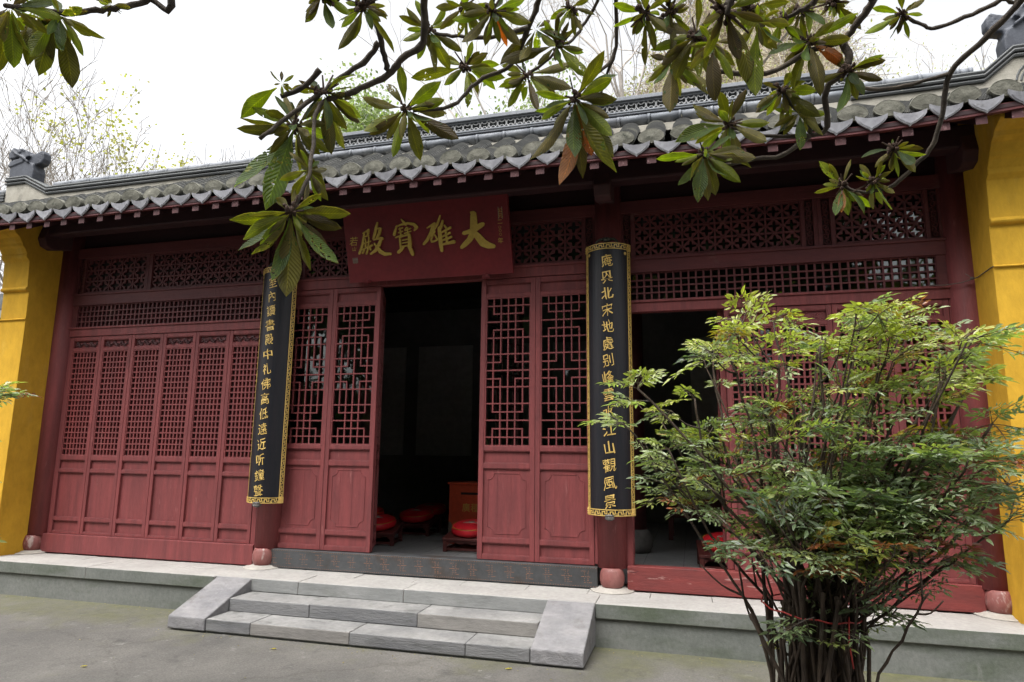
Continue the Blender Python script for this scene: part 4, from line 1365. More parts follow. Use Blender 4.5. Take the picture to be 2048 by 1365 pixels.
def couplet(chars, x, label, extra):
    t = thing('couplet_board', label, 'couplet', (x, -0.002, CZ0), local=True, group='gilt couplet boards flanking the doorway')
    Z = CZ1 - CZ0
    b = MB(); arc_rect(b, -HS, HS, 0, Z, -0.014, 0.0, 18)
    b.build('board', 'black', t, smooth=False)
    g = MB()
    B, lw, d1 = 0.046, 0.0075, 0.005
    for s0, s1 in ((-HS, -HS + lw), (-HS + B - lw, -HS + B), (HS - B, HS - B + lw), (HS - lw, HS)):
        arc_rect(g, s0, s1, 0.0, Z, 0, d1, 1)
    for z0, z1 in ((0, lw), (B + .012 - lw, B + .012), (Z - B - .012, Z - B - .012 + lw), (Z - lw, Z)):
        arc_rect(g, -HS + lw, HS - lw, z0, z1, 0, d1 - 0.0004)
    # key fret: an S-shaped meander, repeated up the sides and along both ends
    iw = B - 2 * lw
    P0, w = 0.066, 0.0075
    n = int((Z - 2 * B - .02) / P0)
    P = (Z - 2 * B - .03) / n
    for sgn in (-1, 1):
        for k in range(n):
            z = B + 0.014 + k * P
            c0 = sgn * (HS - B / 2)
            a, e = c0 - iw / 2, c0 + iw / 2
            q = iw / 5
            for (sa, sb, za, zb) in ((a, e - q, 0.02, 0.12), (e - q - w, e - q, 0.12, 0.36), (a + q, e - q, 0.36, 0.46), (a + q, a + q + w, 0.46, 0.62),
                                     (a + q, e, 0.62, 0.72), (a, a + 2.4 * q, 0.84, 0.93)):
                arc_rect(g, sa, sb, z + za * P, z + zb * P, 0, d1 - 0.0008, 1)
    m = int((2 * HS - 2 * B) / P0)
    Q = (2 * HS - 2 * B) / m
    ih = B + .012 - 2 * lw
    for zb0 in (lw, Z - B - .012 + lw):
        for k in range(m):
            s = -HS + B + k * Q
            q = ih / 5
            for (za, zc, sa, sb) in ((0, ih - q, 0.02, 0.12), (ih - q - w, ih - q, 0.12, 0.36), (q, ih - q, 0.36, 0.46), (q, q + w, 0.46, 0.62),
                                     (q, ih, 0.62, 0.72), (0, 2.4 * q, 0.84, 0.93)):
                arc_rect(g, s + sa * Q, s + sb * Q, zb0 + za, zb0 + zc, 0, d1 - 0.0012, 1)
    g.build('fret_border', 'gold', t)
    co = MB()
    for s in (-1, 1):
        for z0 in (0.0, Z - B - .016):
            c0 = s * (HS - B / 2)
            arc_rect(co, c0 - B / 2 - .003, c0 + B / 2 + .003, z0 - 0.002, z0 + B + .018, 0.0, 0.009, 2)
            for k in range(3):
                for l in range(3):
                    p = arcp(c0 - B / 3 + k * B / 3, z0 + 0.012 + l * B / 2.4, 0.008)
                    co.ball(p, 0.0075, 0.006, 0.0085, 6, 4)
    co.build('gilt_corner', 'gold', t)
    L = MB()
    nch = len(chars)
    tops = [0.135 + k * 0.1565 for k in range(nch)]
    rr = random.Random(len(chars) + int(x * 10))
    for k, ch in enumerate(chars):
        zc = Z - 0.16 - k * (Z - 0.285) / (nch - 0.35)
        zc = Z - 0.165 - (k + 0.05) * (Z - 0.30) / (nch - 1)
        vs, fs = text_mesh(ch, 0.125, 0.0, 0.0)
        mx = (min(v[0] for v in vs) + max(v[0] for v in vs)) / 2
        mz = (min(v[1] for v in vs) + max(v[1] for v in vs)) / 2
        fx = rr.uniform(0.82, 0.98)
        ph, ph2 = rr.uniform(0, 6), rr.uniform(0, 6)
        pts = []
        for a, c in vs:                              # loosen the outline: strokes rise to the right and swell as from a brush
            u, v = (a - mx) * fx, (c - mz)
            v += 0.20 * u
            u -= 0.10 * v
            u += 0.0042 * sin(v * 95 + ph) + 0.0025 * sin(u * 160 + ph2)
            v += 0.0036 * sin(u * 110 + ph2)
            pts.append((u, v))
        nv = len(pts)
        L.raw([arcp(u + 0.004, v + zc, 0.0045) for u, v in pts], fs)
    L.build('lettering', 'gold', t)
    if extra:
        e = MB()
        for k, ch in enumerate('二〇一年春'):
            vs, fs = text_mesh(ch, 0.045)
            e.raw([arcp(a - HS + 0.064, c + Z - 0.62 - k * 0.07 - (0.18 if k > 2 else 0), 0.004) for a, c in vs], fs)
        for k in range(2):
            arc_rect(e, -HS + 0.066, -HS + 0.096, Z - 1.20 - 0.06 * k, Z - 1.155 - 0.06 * k, 0, 0.003, 1)
        e.build('inscription', 'gold_dull', t)
    bo = MB()
    for s in (-1, 1):
        for p in (arcp(s * (HS - B - 0.03), Z - B - 0.05, 0),):
            a = s * (HS - B - 0.03) / CR
            ring = [arcp(s * (HS - B - 0.03) + 0.016 * cos(2 * pi * k / 14), Z - B - 0.05 + 0.016 * sin(2 * pi * k / 14), 0.006) for k in range(14)]
            bo.raw(ring + [arcp(s * (HS - B - 0.03), Z - B - 0.05, 0.009)], [(k, (k + 1) % 14, 14) for k in range(14)])
    bo.build('boss', 'gold', t)
    hk = MB()
    hk.ball((0, -0.17, Z + 0.045), 0.040, 0.03, 0.028)
    for s in (-1, 1):
        hk.tube([(s * 0.03, -0.17, Z + 0.05), (s * 0.07, -0.17, Z + 0.048), (s * 0.10, -0.165, Z + 0.025), (s * 0.105, -0.16, Z - 0.002)], [0.018, 0.014, 0.011, 0.007], 6)
        hk.ball((s * 0.018, -0.20, Z + 0.055), 0.008, 0.008, 0.008, 6, 4)
    hk.build('bat_hook', 'bronze', t, smooth=True)
    kn = MB()
    kn.ball((0, -0.215, -0.012), 0.042, 0.045, 0.030)
    for k in range(3):
        kn.tube([(0.036 * cos(radians(a)), -0.225 - 0.030 * sin(radians(a)), -0.022 + 0.014 * k) for a in range(0, 181, 30)], 0.0065, 5)
    kn.build('bottom_bracket', 'drum_in', t, smooth=True)
    return t
couplet('庵㒷北宋地處别峰雲水江山觀風景', -0.729, 'black couplet board of gold characters, right of the doorway, partly hidden by the bush', False)
couplet('室內讀書殿中礼佛高低遠近听鐘聲', -4.338, 'black couplet board of gold characters, left of the doorway, its top behind loquat leaves', True)

# ---- kneeling stools and their red cushions
def make_stool():
    t = thing('kneeling_stool', 'x', 'stool', (0, 0, 0.026), local=True, group='low kneeling stools on the hall floor')
    w, d = 0.29, 0.215
    b = MB()
    b.prism([(-d - 0.03, 0.128), (d + 0.03, 0.215), (d + 0.03, 0.245), (-d - 0.03, 0.158)], lambda u, v, q: (q, u, v), -w, w)
    b.build('stool_top', 'stool', t, bevel=0.006)
    for sx in (-1, 1):
        for sy in (-1, 1):
            l = MB()
            zt = 0.125 if sy < 0 else 0.205
            l.box(sx * (w - 0.03) - 0.024, sx * (w - 0.03) + 0.024, sy * d - 0.022, sy * d + 0.022, 0.0, zt)
            l.build('leg', 'stool', t, bevel=0.004)
    r = MB()
    r.box(-w + 0.054, w - 0.054, -d - 0.012, -d + 0.012, 0.018, 0.044); r.box(-w + 0.054, w - 0.054, d - 0.012, d + 0.012, 0.018, 0.044)
    for sx in (-1, 1):
        x = sx * (w - 0.03)
        r.box(x - 0.012, x + 0.012, -d + 0.022, d - 0.022, 0.018, 0.044)
    r.build('stretcher', 'stool', t)
    a = MB()
    n = 17
    pts = [(-w + 0.055 + (2 * w - 0.11) * i / (n - 1), 0.088 + 0.020 * abs(sin(i * pi / 5.4)) - (0.026 if i in (0, n - 1) else 0)) for i in range(n)]
    poly = [(-w + 0.055, 0.129), (w - 0.055, 0.129)] + [(u, v) for u, v in pts[::-1]]
    a.prism(poly, lambda u, v, q: (u, q, v), -d - 0.010, -d + 0.006)
    for sx in (-1, 1):
        a.prism([(-d + .02, 0.138), (d - .02, 0.20), (d - .02, 0.15), (0, 0.13), (-d + .02, 0.09)], lambda u, v, q: (q, u, v), sx * (w - 0.03) - 0.008, sx * (w - 0.03) + 0.008)
    a.build('apron', 'stool', t)
    return t
def make_cushion():
    t = thing('kneeling_cushion', 'x', 'cushion', (0, 0, 0), local=True, group='round red cushions on the kneeling stools')
    b = MB()
    n = 40
    prof = [(0.02, 0.0), (0.20, 0.0), (0.232, 0.012), (0.246, 0.04), (0.244, 0.07), (0.232, 0.092)]
    k = 0
    vs, fs = [], []
    for i, (r, z) in enumerate(prof):
        for j in range(n):
            a = 2 * pi * j / n
            rr = r * (1 + (0.018 * sin(j * 2.9 + i) if 1 < i < 4 else 0))
            vs.append((rr * cos(a), rr * sin(a), z))
    top = [(0.20, 0.110), (0.13, 0.124), (0.06, 0.130), (0.01, 0.131)]
    for r, z in top:
        for j in range(n):
            a = 2 * pi * j / n
            vs.append((r * cos(a), r * sin(a), z))
    m = len(prof) + len(top)
    for i in range(m - 1):
        for j in range(n):
            fs.append((i * n + j, i * n + (j + 1) % n, (i + 1) * n + (j + 1) % n, (i + 1) * n + j))
    fs.append(tuple((m - 1) * n + j for j in range(n)))
    b.raw(vs, fs)
    b.build('cover', 'satin', t, smooth=True)
    p = MB()
    p.tube([(0.234 * cos(2 * pi * k / 40), 0.234 * sin(2 * pi * k / 40), 0.093) for k in range(41)], 0.005, 5, cap=False)
    p.build('gold_piping', 'piping', t, smooth=True)
    e = MB()
    for k in range(7):                               # an embroidered lotus
        a = radians(20 + 140 * k / 6)
        L = 0.085 if k % 2 == 0 else 0.065
        for s in (-1, 1):
            e.tube([(0, -0.03, 0.1315), (L * .5 * cos(a + s * .22), -0.03 + L * .6 * sin(a + s * .22), 0.130), (L * cos(a), -0.03 + L * sin(a), 0.127)], 0.0035, 4)
    e.tube([(-0.09, -0.035, 0.1285), (-0.03, -0.05, 0.1305), (0.03, -0.05, 0.1305), (0.09, -0.035, 0.1285)], 0.004, 4)
    e.build('embroidery', 'thread', t)
    return t
STOOLS = [(-2.62, 1.60, 0.02, 'front kneeling stool standing before the red donation box', 'bright red round cushion with lotus embroidery, on the stool before the donation box'),
          (-3.96, 1.75, 0.19, 'kneeling stool nearest the left door edge, just inside the threshold', 'red round cushion cut off by the left door edge, nearest the threshold'),
          (-3.86, 2.80, 0.0, 'kneeling stool in the second row, whole in view through the doorway', 'red round cushion in the second row, whole in view through the doorway'),
          (-4.62, 2.75, 0.0, 'kneeling stool in the second row, half hidden by the left door edge', 'red round cushion half hidden by the left door edge, behind the nearest one'),
          (-4.02, 3.72, 0.0, 'kneeling stool in the back row, behind the whole one', 'dim red round cushion rising behind the whole one in the second row'),
          (-3.42, 3.75, 0.0, 'kneeling stool in the back row, beside the donation box', 'dim red round cushion in the back, partly behind the donation box'),
          (0.30, 1.28, 0.05, 'kneeling stool in the right doorway, behind the bush', 'red round cushion in the right doorway, behind the bush')]
tilt = math.atan2(0.087, 0.49)
s0 = make_stool(); c0 = make_cushion()
for i, (x, y, rz, ls, lc) in enumerate(STOOLS):
    s = s0 if i == 0 else copy_tree(s0)
    c = c0 if i == 0 else copy_tree(c0)
    s.location = (x, y, 0.026); s.rotation_euler = (0, 0, rz); s['label'] = ls
    c.location = (x, y, 0.026 + 0.2035); c.rotation_euler = (tilt, 0, rz); c['label'] = lc

# ---- donation box
t = thing('donation_box', 'orange red wooden donation box with gold characters, behind the right hand door leaf', 'box', (-2.72, 2.22, 0.026), local=True)
w, d, hh = 0.35, 0.23, 0.745
b = MB(); b.box(-w, w, -d, d, 0.0, hh)
b.build('body', 'box_red', t, bevel=0.006)
b = MB(); b.box(-w - 0.02, w + 0.02, -d - 0.02, d + 0.02, hh + .0005, hh + 0.03)
b.build('lid', 'box_red', t, bevel=0.006)
b = MB(); b.box(-w + 0.16, w - 0.02, -d - 0.0025, -d + 0.01, hh - 0.125, hh - 0.095)
b.build('coin_slot', 'ceiling', t)
tx = MB()
for k, ch in enumerate('廣種福田'):
    put_text(tx, ch, 0.115, -w + 0.235 + 0.118 * k, 0.46, -d - 0.003, )
tx.build('lettering', 'gold_dull', t)
b = MB(); b.prism([(-w - 0.0015, 0.12), (-w + 0.05, 0.14), (-w + 0.06, 0.22), (-w + 0.03, 0.27), (-w - 0.0015, 0.28)], lambda u, v, q: (u, q, v), -d - 0.002, -d + 0.01)
b.build('worn_patch', 'box_worn', t)

# ---- altar and table, barely lit
t = thing('altar_table', 'dark altar table with hanging cloth deep inside the hall', 'altar', (-2.5, 4.3, 0.026), local=True)
b = MB(); b.box(-0.9, 0.9, -0.35, 0.35, 0.95, 1.02); b.build('table_top', 'stool', t, bevel=0.006)
b = MB(); b.box(-0.88, 0.88, -0.37, -0.352, 0.55, 0.97); b.build('altar_cloth', 'stool', t)
for sx in (-1, 1):
    for sy in (-1, 1):
        b = MB(); b.box(sx * 0.82 - .04, sx * 0.82 + .04, sy * 0.3 - .04, sy * 0.3 + .04, 0, 0.949); b.build('leg', 'stool', t)
t = thing('side_table', 'low dark wooden table in the gloom of the right doorway', 'table', (0.15, 3.6, 0.026), local=True)
b = MB(); b.box(-0.55, 0.55, -0.3, 0.3, 0.56, 0.61); b.build('table_top', 'panel_white', t, bevel=0.006)
b = MB(); b.box(-0.5, 0.5, -0.26, -0.24, 0.30, 0.559); b.build('apron', 'stool', t)
for sx in (-1, 1):
    for sy in (-1, 1):
        b = MB(); b.box(sx * 0.48 - .03, sx * 0.48 + .03, sy * 0.24 - .03, sy * 0.24 + .03, 0, 0.559); b.build('leg', 'stool', t)

# ---- cable round the right pier
c = MB()
c.tube([(1.99, -0.03, 2.645), (2.10, -0.05, 2.635), (2.19, -0.13, 2.632), (2.27, -0.14, 2.652), (2.296, -0.18, 2.66), (2.297, -0.44, 2.671), (2.302, -0.462, 2.672), (2.76, -0.463, 2.676)], 0.004, 5)
c.tube([(2.285, -0.15, 2.655), (2.25, -0.17, 2.665), (2.22, -0.15, 2.70)], 0.003, 5)
c.ball((2.262, -0.165, 2.655), 0.02, 0.012, 0.012, 6, 4)
tag(c.build('cable', 'cable', smooth=True), 'thin grey cable tied round the right yellow pier', 'cable')

# ---- tiled wall seen past the left pier
t = thing('neighbouring_wall', 'low tiled wall of the neighbouring court, at the far left edge', 'wall', (-11.0, 0.9, GZ))
b = MB(); b.box(-14.0, -8.4, 0.8, 1.05, GZ - .05, 3.0); b.build('wall', 'red_dark', t)
b = MB()
b.prism([(0.55, 3.02), (0.62, 3.12), (0.92, 3.42), (1.22, 3.12), (1.28, 3.02)], lambda u, v, q: (q, u, v), -14.0, -8.4)
b.build('coping', 'tile', t)
b = MB(); b.box(-14.0, -8.41, 0.52, 0.549, 2.96, 3.06); b.build('tile_edge', 'drip', t)
# ------------------------------------------------------------------ vegetation
def blend(a, b, t): return tuple(x + (y - x) * t for x, y in zip(a, b))

# ---- the loquat tree: trunk behind the viewer, limbs reaching over, drooping sprays in front
def loquat_leaf(mb, base, tip, wid, side, rr, under, top, bend):
    """one long leaf of two skins, folded a little along the midrib; side: width direction"""
    base, tip = Vector(base), Vector(tip)
    ax = tip - base
    L = ax.length
    t = ax / L
    w = (side - t * side.dot(t)).normalized()
    nrm = w.cross(t).normalized()
    n = 9
    prof = [0.05, 0.22, 0.52, 0.78, 0.95, 1.0, 0.88, 0.58, 0.0]
    rows = []
    tw = rr.uniform(-0.35, 0.35)
    for i in range(n):
        u = i / (n - 1)
        c = base + ax * u + nrm * (bend * L * (u - 0.5) * (u - 0.5) * 4 - bend * L)
        ww = w * cos(tw * u) + nrm * sin(tw * u)
        nn = nrm * cos(tw * u) - w * sin(tw * u)
        hw = wid * prof[i] * (1 + rr.uniform(-0.08, 0.08))
        wv = [rr.uniform(-.10, .10) * wid for _ in range(2)]
        rows.append([c - ww * hw + nn * (hw * 0.28 + wv[0]), c - ww * hw * 0.5 + nn * hw * 0.10, c, c + ww * hw * 0.5 + nn * hw * 0.10, c + ww * hw + nn * (hw * 0.28 + wv[1])])
    for skin, tint, off in ((0, under, -0.0004), (1, top, 0.0004)):
        k = len(mb.v)
        for i, r in enumerate(rows):
            for j, p in enumerate(r):
                mb.v.append(tuple(p + nrm * off))
                edge = 0.88 if j in (0, 4) else 1.0
                mb.tint.append(tuple(q * edge for q in tint))
                mb.uv.append((i / (n - 1), (j - 2) / 2.0))
        for i in range(n - 1):
            for j in range(4):
                f = (k + i * 5 + j, k + i * 5 + j + 1, k + (i + 1) * 5 + j + 1, k + (i + 1) * 5 + j)
                mb.f.append(f if skin else f[::-1]); mb.mi.append(0)
    # petiole
U1, U2 = (0.140, 0.108, 0.042), (0.195, 0.185, 0.042)       # felted brownish underside, fresher green underside
T1, T2 = (0.055, 0.085, 0.032), (0.075, 0.125, 0.030)       # upper side
OR1 = (0.22, 0.105, 0.040)

def rosette(parent, centre, tips, seed, extra=4, orange=(), axis=None, fan=0.10, bud=True):
    rr = random.Random(seed)
    c = Vector(centre)
    mb = MB()
    view = (c - CAMPOS).normalized()
    lens = [(Vector(p) - c).length for p in tips]
    Lm = sorted(lens)[len(lens) // 2] if lens else 0.18
    targets = []
    for i, p in enumerate(tips):
        p = Vector(p) + view * rr.uniform(-0.6, 0.6) * Lm
        targets.append((p, i in orange))
    axv = Vector(axis) if axis else Vector((rr.uniform(-.4, .4), 0.5, rr.uniform(-.2, .6)))
    for i in range(extra + (8 if tips else 0)):
        d = Vector((rr.gauss(0, 1), rr.gauss(0.25, 0.8), rr.gauss(-0.35, 0.75))).normalized()
        targets.append((c + d * Lm * rr.uniform(0.45, 1.0), False))
    for p, orng in targets:
        d = p - c
        L = d.length
        b = c + d.normalized() * min(0.02, L * 0.12)
        wid = L * rr.uniform(0.090, 0.145)
        side = d.cross(view)
        if side.length < 1e-4: side = Vector((1, 0, 0))
        side = Matrix.Rotation(rr.gauss(0, 0.55), 3, d.normalized()) @ side
        nrm = side.cross(d)
        if nrm.z < -0.15 * nrm.length and rr.random() < 0.85: side = -side      # upper skin mostly towards the sky
        q = rr.random()
        un = blend(U1, U2, q ** 1.2)
        tp = blend(T1, T2, rr.random())
        if q > 0.62: un = blend(un, (0.25, 0.29, 0.05), rr.uniform(0.3, 1.0))
        if orng: un, tp = OR1, blend(OR1, T1, 0.15)
        elif rr.random() < 0.16: un = blend(un, (0.085, 0.055, 0.032), 0.75); tp = blend(tp, (0.03, 0.045, 0.025), .6)
        loquat_leaf(mb, b, p, wid, side, rr, un, tp, rr.uniform(-0.10, 0.16))
    o = mb.build('leaf_cluster', 'leaf_loquat', parent, smooth=True)
    if bud:
        d = MB()
        for i in range(16):
            q = c + Vector((rr.uniform(-.02, .02), rr.uniform(-.02, .02), rr.uniform(-.016, .016)))
            d.tube([c, q], [0.003, 0.003], 4)
            d.ball(q, rr.uniform(.004, .008), rr.uniform(.004, .008), rr.uniform(.005, .01), 6, 4)
        for i in range(5):
            q = c + Vector((rr.gauss(0, .03), rr.gauss(0, .03), rr.gauss(0.01, .025)))
            d.tube([c, q], [0.004, 0.0025], 4)
        d.build('dried_flower_head', 'dry', parent)
    return o

def smooth_path(pts, sub=4):
    P = [Vector(p) for p in pts]
    out = []
    for i in range(len(P) - 1):
        a, b, c, d = P[max(i - 1, 0)], P[i], P[i + 1], P[min(i + 2, len(P) - 1)]
        for k in range(sub):
            t = k / sub
            out.append(0.5 * ((2 * b) + (c - a) * t + (2 * a - 5 * b + 4 * c - d) * t * t + (3 * b - a - 3 * c + d) * t ** 3))
    out.append(P[-1])
    return out
lo = thing('loquat_tree', 'loquat tree whose branches of long leathery leaves hang into the top of the view', 'tree', (0.9, -7.9, GZ))
HUBS = [(-1.6, -5.4, 3.5), (-0.6, -5.0, 3.6), (0.4, -5.0, 3.7), (1.1, -4.9, 3.6)]
trunk = MB()
tp = smooth_path([(0.9, -7.9, GZ - .1), (0.93, -7.88, 0.7), (0.85, -7.75, 1.7), (0.75, -7.6, 2.4)], 5)
trunk.tube(tp, [0.15 - 0.003 * i for i in range(len(tp))], 12)
trunk.build('trunk', 'bark', lo, smooth=True)
for hb in HUBS:
    m = MB()
    a = Vector((0.75, -7.6, 2.38)); b = Vector(hb)
    p = smooth_path([a, a.lerp(b, .35) + Vector((0, 0, .35)), a.lerp(b, .7) + Vector((0, 0, .25)), b], 5)
    m.tube(p, [0.075 - 0.0028 * i for i in range(len(p))], 8)
    m.build('limb', 'bark', lo, smooth=True)
def branch(pts, r0, r1, hub=None, jig=0.0022):
    p = [Vector(q) for q in pts]
    if hub is not None:
        h = Vector(HUBS[hub])
        d = (p[0] - p[1]).normalized()
        p = [h, h.lerp(p[0], 0.6) + d * 0.12 + Vector((0, 0, 0.05))] + p
    q = smooth_path(p, 5)
    rr = random.Random(len(q) * 31 + int(r0 * 10000))
    q = [v + Vector((rr.uniform(-jig, jig), rr.uniform(-jig, jig), rr.uniform(-jig, jig))) * (0 if i in (0, len(q) - 1) else 1) for i, v in enumerate(q)]
    m = MB()
    n = len(q)
    m.tube(q, [0.86 * (r0 + (r1 - r0) * i / (n - 1)) * (1 + rr.uniform(-.10, .16)) for i in range(n)], 8)
    return m.build('branch', 'bark', lo, smooth=True)
#LOQUAT
b1 = branch([(-0.688, -4.666, 2.569), (-0.724, -4.587, 2.539), (-0.749, -4.527, 2.446), (-0.816, -4.527, 2.402), (-0.865, -4.521, 2.358), (-0.964, -4.541, 2.307), (-1.036, -4.566, 2.278)], .016, .010, 1)
b2 = branch([(-0.832, -4.724, 2.553), (-0.864, -4.644, 2.523), (-0.864, -4.583, 2.447), (-0.862, -4.544, 2.394), (-0.862, -4.524, 2.364)], .012, .009, 0)
b3 = branch([(-0.871, -4.576, 2.431), (-0.914, -4.560, 2.395), (-0.979, -4.575, 2.344), (-1.040, -4.582, 2.299), (-1.108, -4.636, 2.203), (-1.172, -4.692, 2.103)], .0105, .007)
b3b = branch([(-1.036, -4.566, 2.278), (-1.051, -4.604, 2.215), (-1.026, -4.647, 2.089), (-1.002, -4.698, 1.966), (-1.022, -4.728, 1.862)], .0075, .006)
b3c = branch([(-1.040, -4.615, 2.346), (-1.094, -4.616, 2.296), (-1.153, -4.637, 2.263)], .010, .008, None, .001)
b4 = branch([(-0.411, -4.418, 2.706), (-0.436, -4.331, 2.671), (-0.478, -4.293, 2.606), (-0.559, -4.207, 2.540), (-0.682, -4.211, 2.487), (-0.761, -4.243, 2.392), (-0.886, -4.283, 2.369)], .013, .007, 1)
b5 = branch([(-0.478, -4.293, 2.606), (-0.605, -4.310, 2.580), (-0.738, -4.312, 2.606), (-0.808, -4.297, 2.636)], .009, .006)
b6 = branch([(-0.244, -4.264, 2.793), (-0.258, -4.212, 2.724), (-0.308, -4.180, 2.671), (-0.355, -4.197, 2.595), (-0.394, -4.242, 2.561)], .007, .006, 2)
b6b = branch([(-0.324, -4.186, 2.676), (-0.446, -4.103, 2.611), (-0.545, -4.051, 2.589)], .006, .006)
b7 = branch([(-0.173, -4.450, 2.634), (-0.185, -4.362, 2.601), (-0.200, -4.275, 2.473), (-0.260, -4.296, 2.400), (-0.315, -4.319, 2.327)], .009, .006, 2)
b7b = branch([(-0.201, -4.274, 2.471), (-0.233, -4.258, 2.402), (-0.250, -4.258, 2.338)], .006, .004)
b8 = branch([(0.568, -4.309, 2.594), (0.563, -4.223, 2.562), (0.524, -4.183, 2.518), (0.487, -4.155, 2.487), (0.389, -4.173, 2.455), (0.262, -4.177, 2.397), (0.113, -4.223, 2.399)], .017, .008, 3)
b9 = branch([(0.489, -4.152, 2.483), (0.499, -4.150, 2.414), (0.438, -4.120, 2.344), (0.445, -4.073, 2.249), (0.398, -4.056, 2.233), (0.257, -4.045, 2.255), (0.157, -4.054, 2.292)], .014, .005)
b9a = branch([(0.398, -4.056, 2.233), (0.307, -4.068, 2.170), (0.211, -4.085, 2.159), (0.130, -4.093, 2.144), (0.069, -4.107, 2.181)], .009, .006)
b9b = branch([(0.398, -4.059, 2.238), (0.381, -4.079, 2.287), (0.343, -4.091, 2.323), (0.317, -4.109, 2.364)], .008, .006)
b10 = branch([(1.002, -4.216, 2.579), (0.981, -4.125, 2.555), (0.911, -4.056, 2.494), (0.846, -3.944, 2.448), (0.834, -3.885, 2.341), (0.810, -3.835, 2.251), (0.772, -3.805, 2.209), (0.705, -3.763, 2.154), (0.619, -3.737, 2.145), (0.555, -3.732, 2.174)], .014, .006, 3)
b10b = branch([(0.845, -3.943, 2.448), (0.707, -3.943, 2.425), (0.565, -4.050, 2.374), (0.498, -4.149, 2.373)], .008, .005)
b10c = branch([(0.769, -3.804, 2.208), (0.731, -3.801, 2.231), (0.705, -3.807, 2.263)], .006, .005)
b11 = branch([(1.048, -4.041, 2.672), (0.987, -3.996, 2.647), (0.901, -3.951, 2.633), (0.826, -3.919, 2.628), (0.776, -3.920, 2.657), (0.732, -3.926, 2.690)], .010, .006, 3)
b12 = branch([(0.405, -4.363, 2.553), (0.382, -4.332, 2.517), (0.344, -4.314, 2.501), (0.296, -4.299, 2.491), (0.249, -4.297, 2.498), (0.198, -4.396, 2.473)], .010, .006, 3)
b13 = branch([(0.138, -4.727, 2.341), (0.118, -4.696, 2.301), (0.083, -4.632, 2.299), (0.045, -4.614, 2.276)], .010, .006, 2)
b13b = branch([(0.051, -4.617, 2.279), (0.017, -4.543, 2.350), (-0.046, -4.600, 2.344), (-0.079, -4.654, 2.331)], .008, .005)
b13c = branch([(0.045, -4.614, 2.276), (0.022, -4.470, 2.330), (-0.018, -4.332, 2.392)], .006, .005)
b14 = branch([(-0.984, -5.242, 2.145), (-1.021, -5.250, 2.112), (-1.066, -5.276, 2.086), (-1.106, -5.304, 2.065), (-1.137, -5.329, 2.048), (-1.153, -5.382, 2.021), (-1.162, -5.419, 2.004)], .0085, .005, 0)
b15 = branch([(-0.498, -4.562, 2.612), (-0.520, -4.535, 2.571), (-0.537, -4.507, 2.529)], .007, .005, 1)
b16 = branch([(-0.798, -4.830, 2.449), (-0.801, -4.804, 2.417), (-0.806, -4.784, 2.390)], .008, .006, 0)
b17 = branch([(0.480, -4.221, 2.680), (0.472, -4.189, 2.638), (0.468, -4.171, 2.614)], .007, .005, 3)
b18 = branch([(-0.734, -5.068, 2.264), (-0.760, -5.049, 2.224)], .007, .005, 0)
b19 = branch([(0.115, -4.926, 2.191), (0.097, -4.892, 2.146)], .007, .005, 2)
rosette(b14, (-1.145, -5.334, 2.043), [(-1.199, -5.336, 1.964), (-1.195, -5.320, 1.928), (-1.148, -5.285, 1.915), (-1.160, -5.263, 2.004), (-1.149, -5.254, 2.052), (-1.134, -5.358, 1.982), (-1.238, -5.332, 2.007)], 1, 2, bud=False)
rosette(b14, (-1.158, -5.413, 2.005), [(-1.172, -5.381, 1.903), (-1.206, -5.385, 1.895), (-1.205, -5.334, 1.974), (-1.128, -5.371, 2.004), (-1.102, -5.367, 2.037), (-1.160, -5.435, 1.917), (-1.131, -5.402, 2.033), (-1.142, -5.372, 1.985)], 2, 3, bud=False)
rosette(b14, (-1.074, -5.285, 2.086), [(-1.088, -5.292, 2.075), (-1.068, -5.268, 2.075), (-1.085, -5.308, 2.115), (-1.103, -5.311, 2.096)], 3, 0, bud=False)
rosette(b3, (-1.136, -4.582, 2.195), [(-1.258, -4.672, 2.190), (-1.271, -4.665, 2.162), (-1.188, -4.618, 2.096), (-1.277, -4.647, 1.993), (-1.190, -4.616, 1.927), (-1.209, -4.543, 2.025), (-1.149, -4.522, 2.070), (-1.035, -4.536, 2.115), (-1.039, -4.536, 1.979), (-1.060, -4.540, 2.210), (-1.194, -4.561, 2.316), (-1.254, -4.631, 2.245)], 4, 4)
rosette(b3, (-1.143, -4.651, 2.295), [(-1.260, -4.672, 2.187), (-1.162, -4.683, 2.320), (-1.108, -4.644, 2.322)], 5, 0, bud=False)
rosette(b3, (-1.044, -4.581, 2.292), [(-1.003, -4.500, 2.202), (-0.989, -4.468, 2.271), (-1.035, -4.534, 2.111), (-1.010, -4.417, 2.274), (-1.059, -4.533, 2.199), (-1.067, -4.404, 2.192)], 6, 3)
rosette(b3b, (-1.025, -4.729, 1.857), [(-1.152, -4.808, 1.817), (-1.120, -4.789, 1.769), (-1.149, -4.776, 1.742), (-1.148, -4.714, 1.755), (-1.074, -4.786, 1.750), (-1.032, -4.717, 1.627), (-1.084, -4.707, 1.682), (-1.002, -4.659, 1.711), (-0.940, -4.630, 1.741), (-0.983, -4.611, 1.788), (-0.898, -4.652, 1.868), (-0.932, -4.635, 1.836), (-0.998, -4.593, 1.880), (-1.114, -4.687, 1.915), (-1.063, -4.666, 1.949)], 7, 3)
rosette(b3b, (-1.007, -4.688, 1.993), [(-1.033, -4.697, 2.051), (-1.047, -4.696, 1.898), (-0.991, -4.611, 1.933), (-0.994, -4.716, 1.879), (-1.092, -4.696, 1.969)], 8, 0, bud=False)
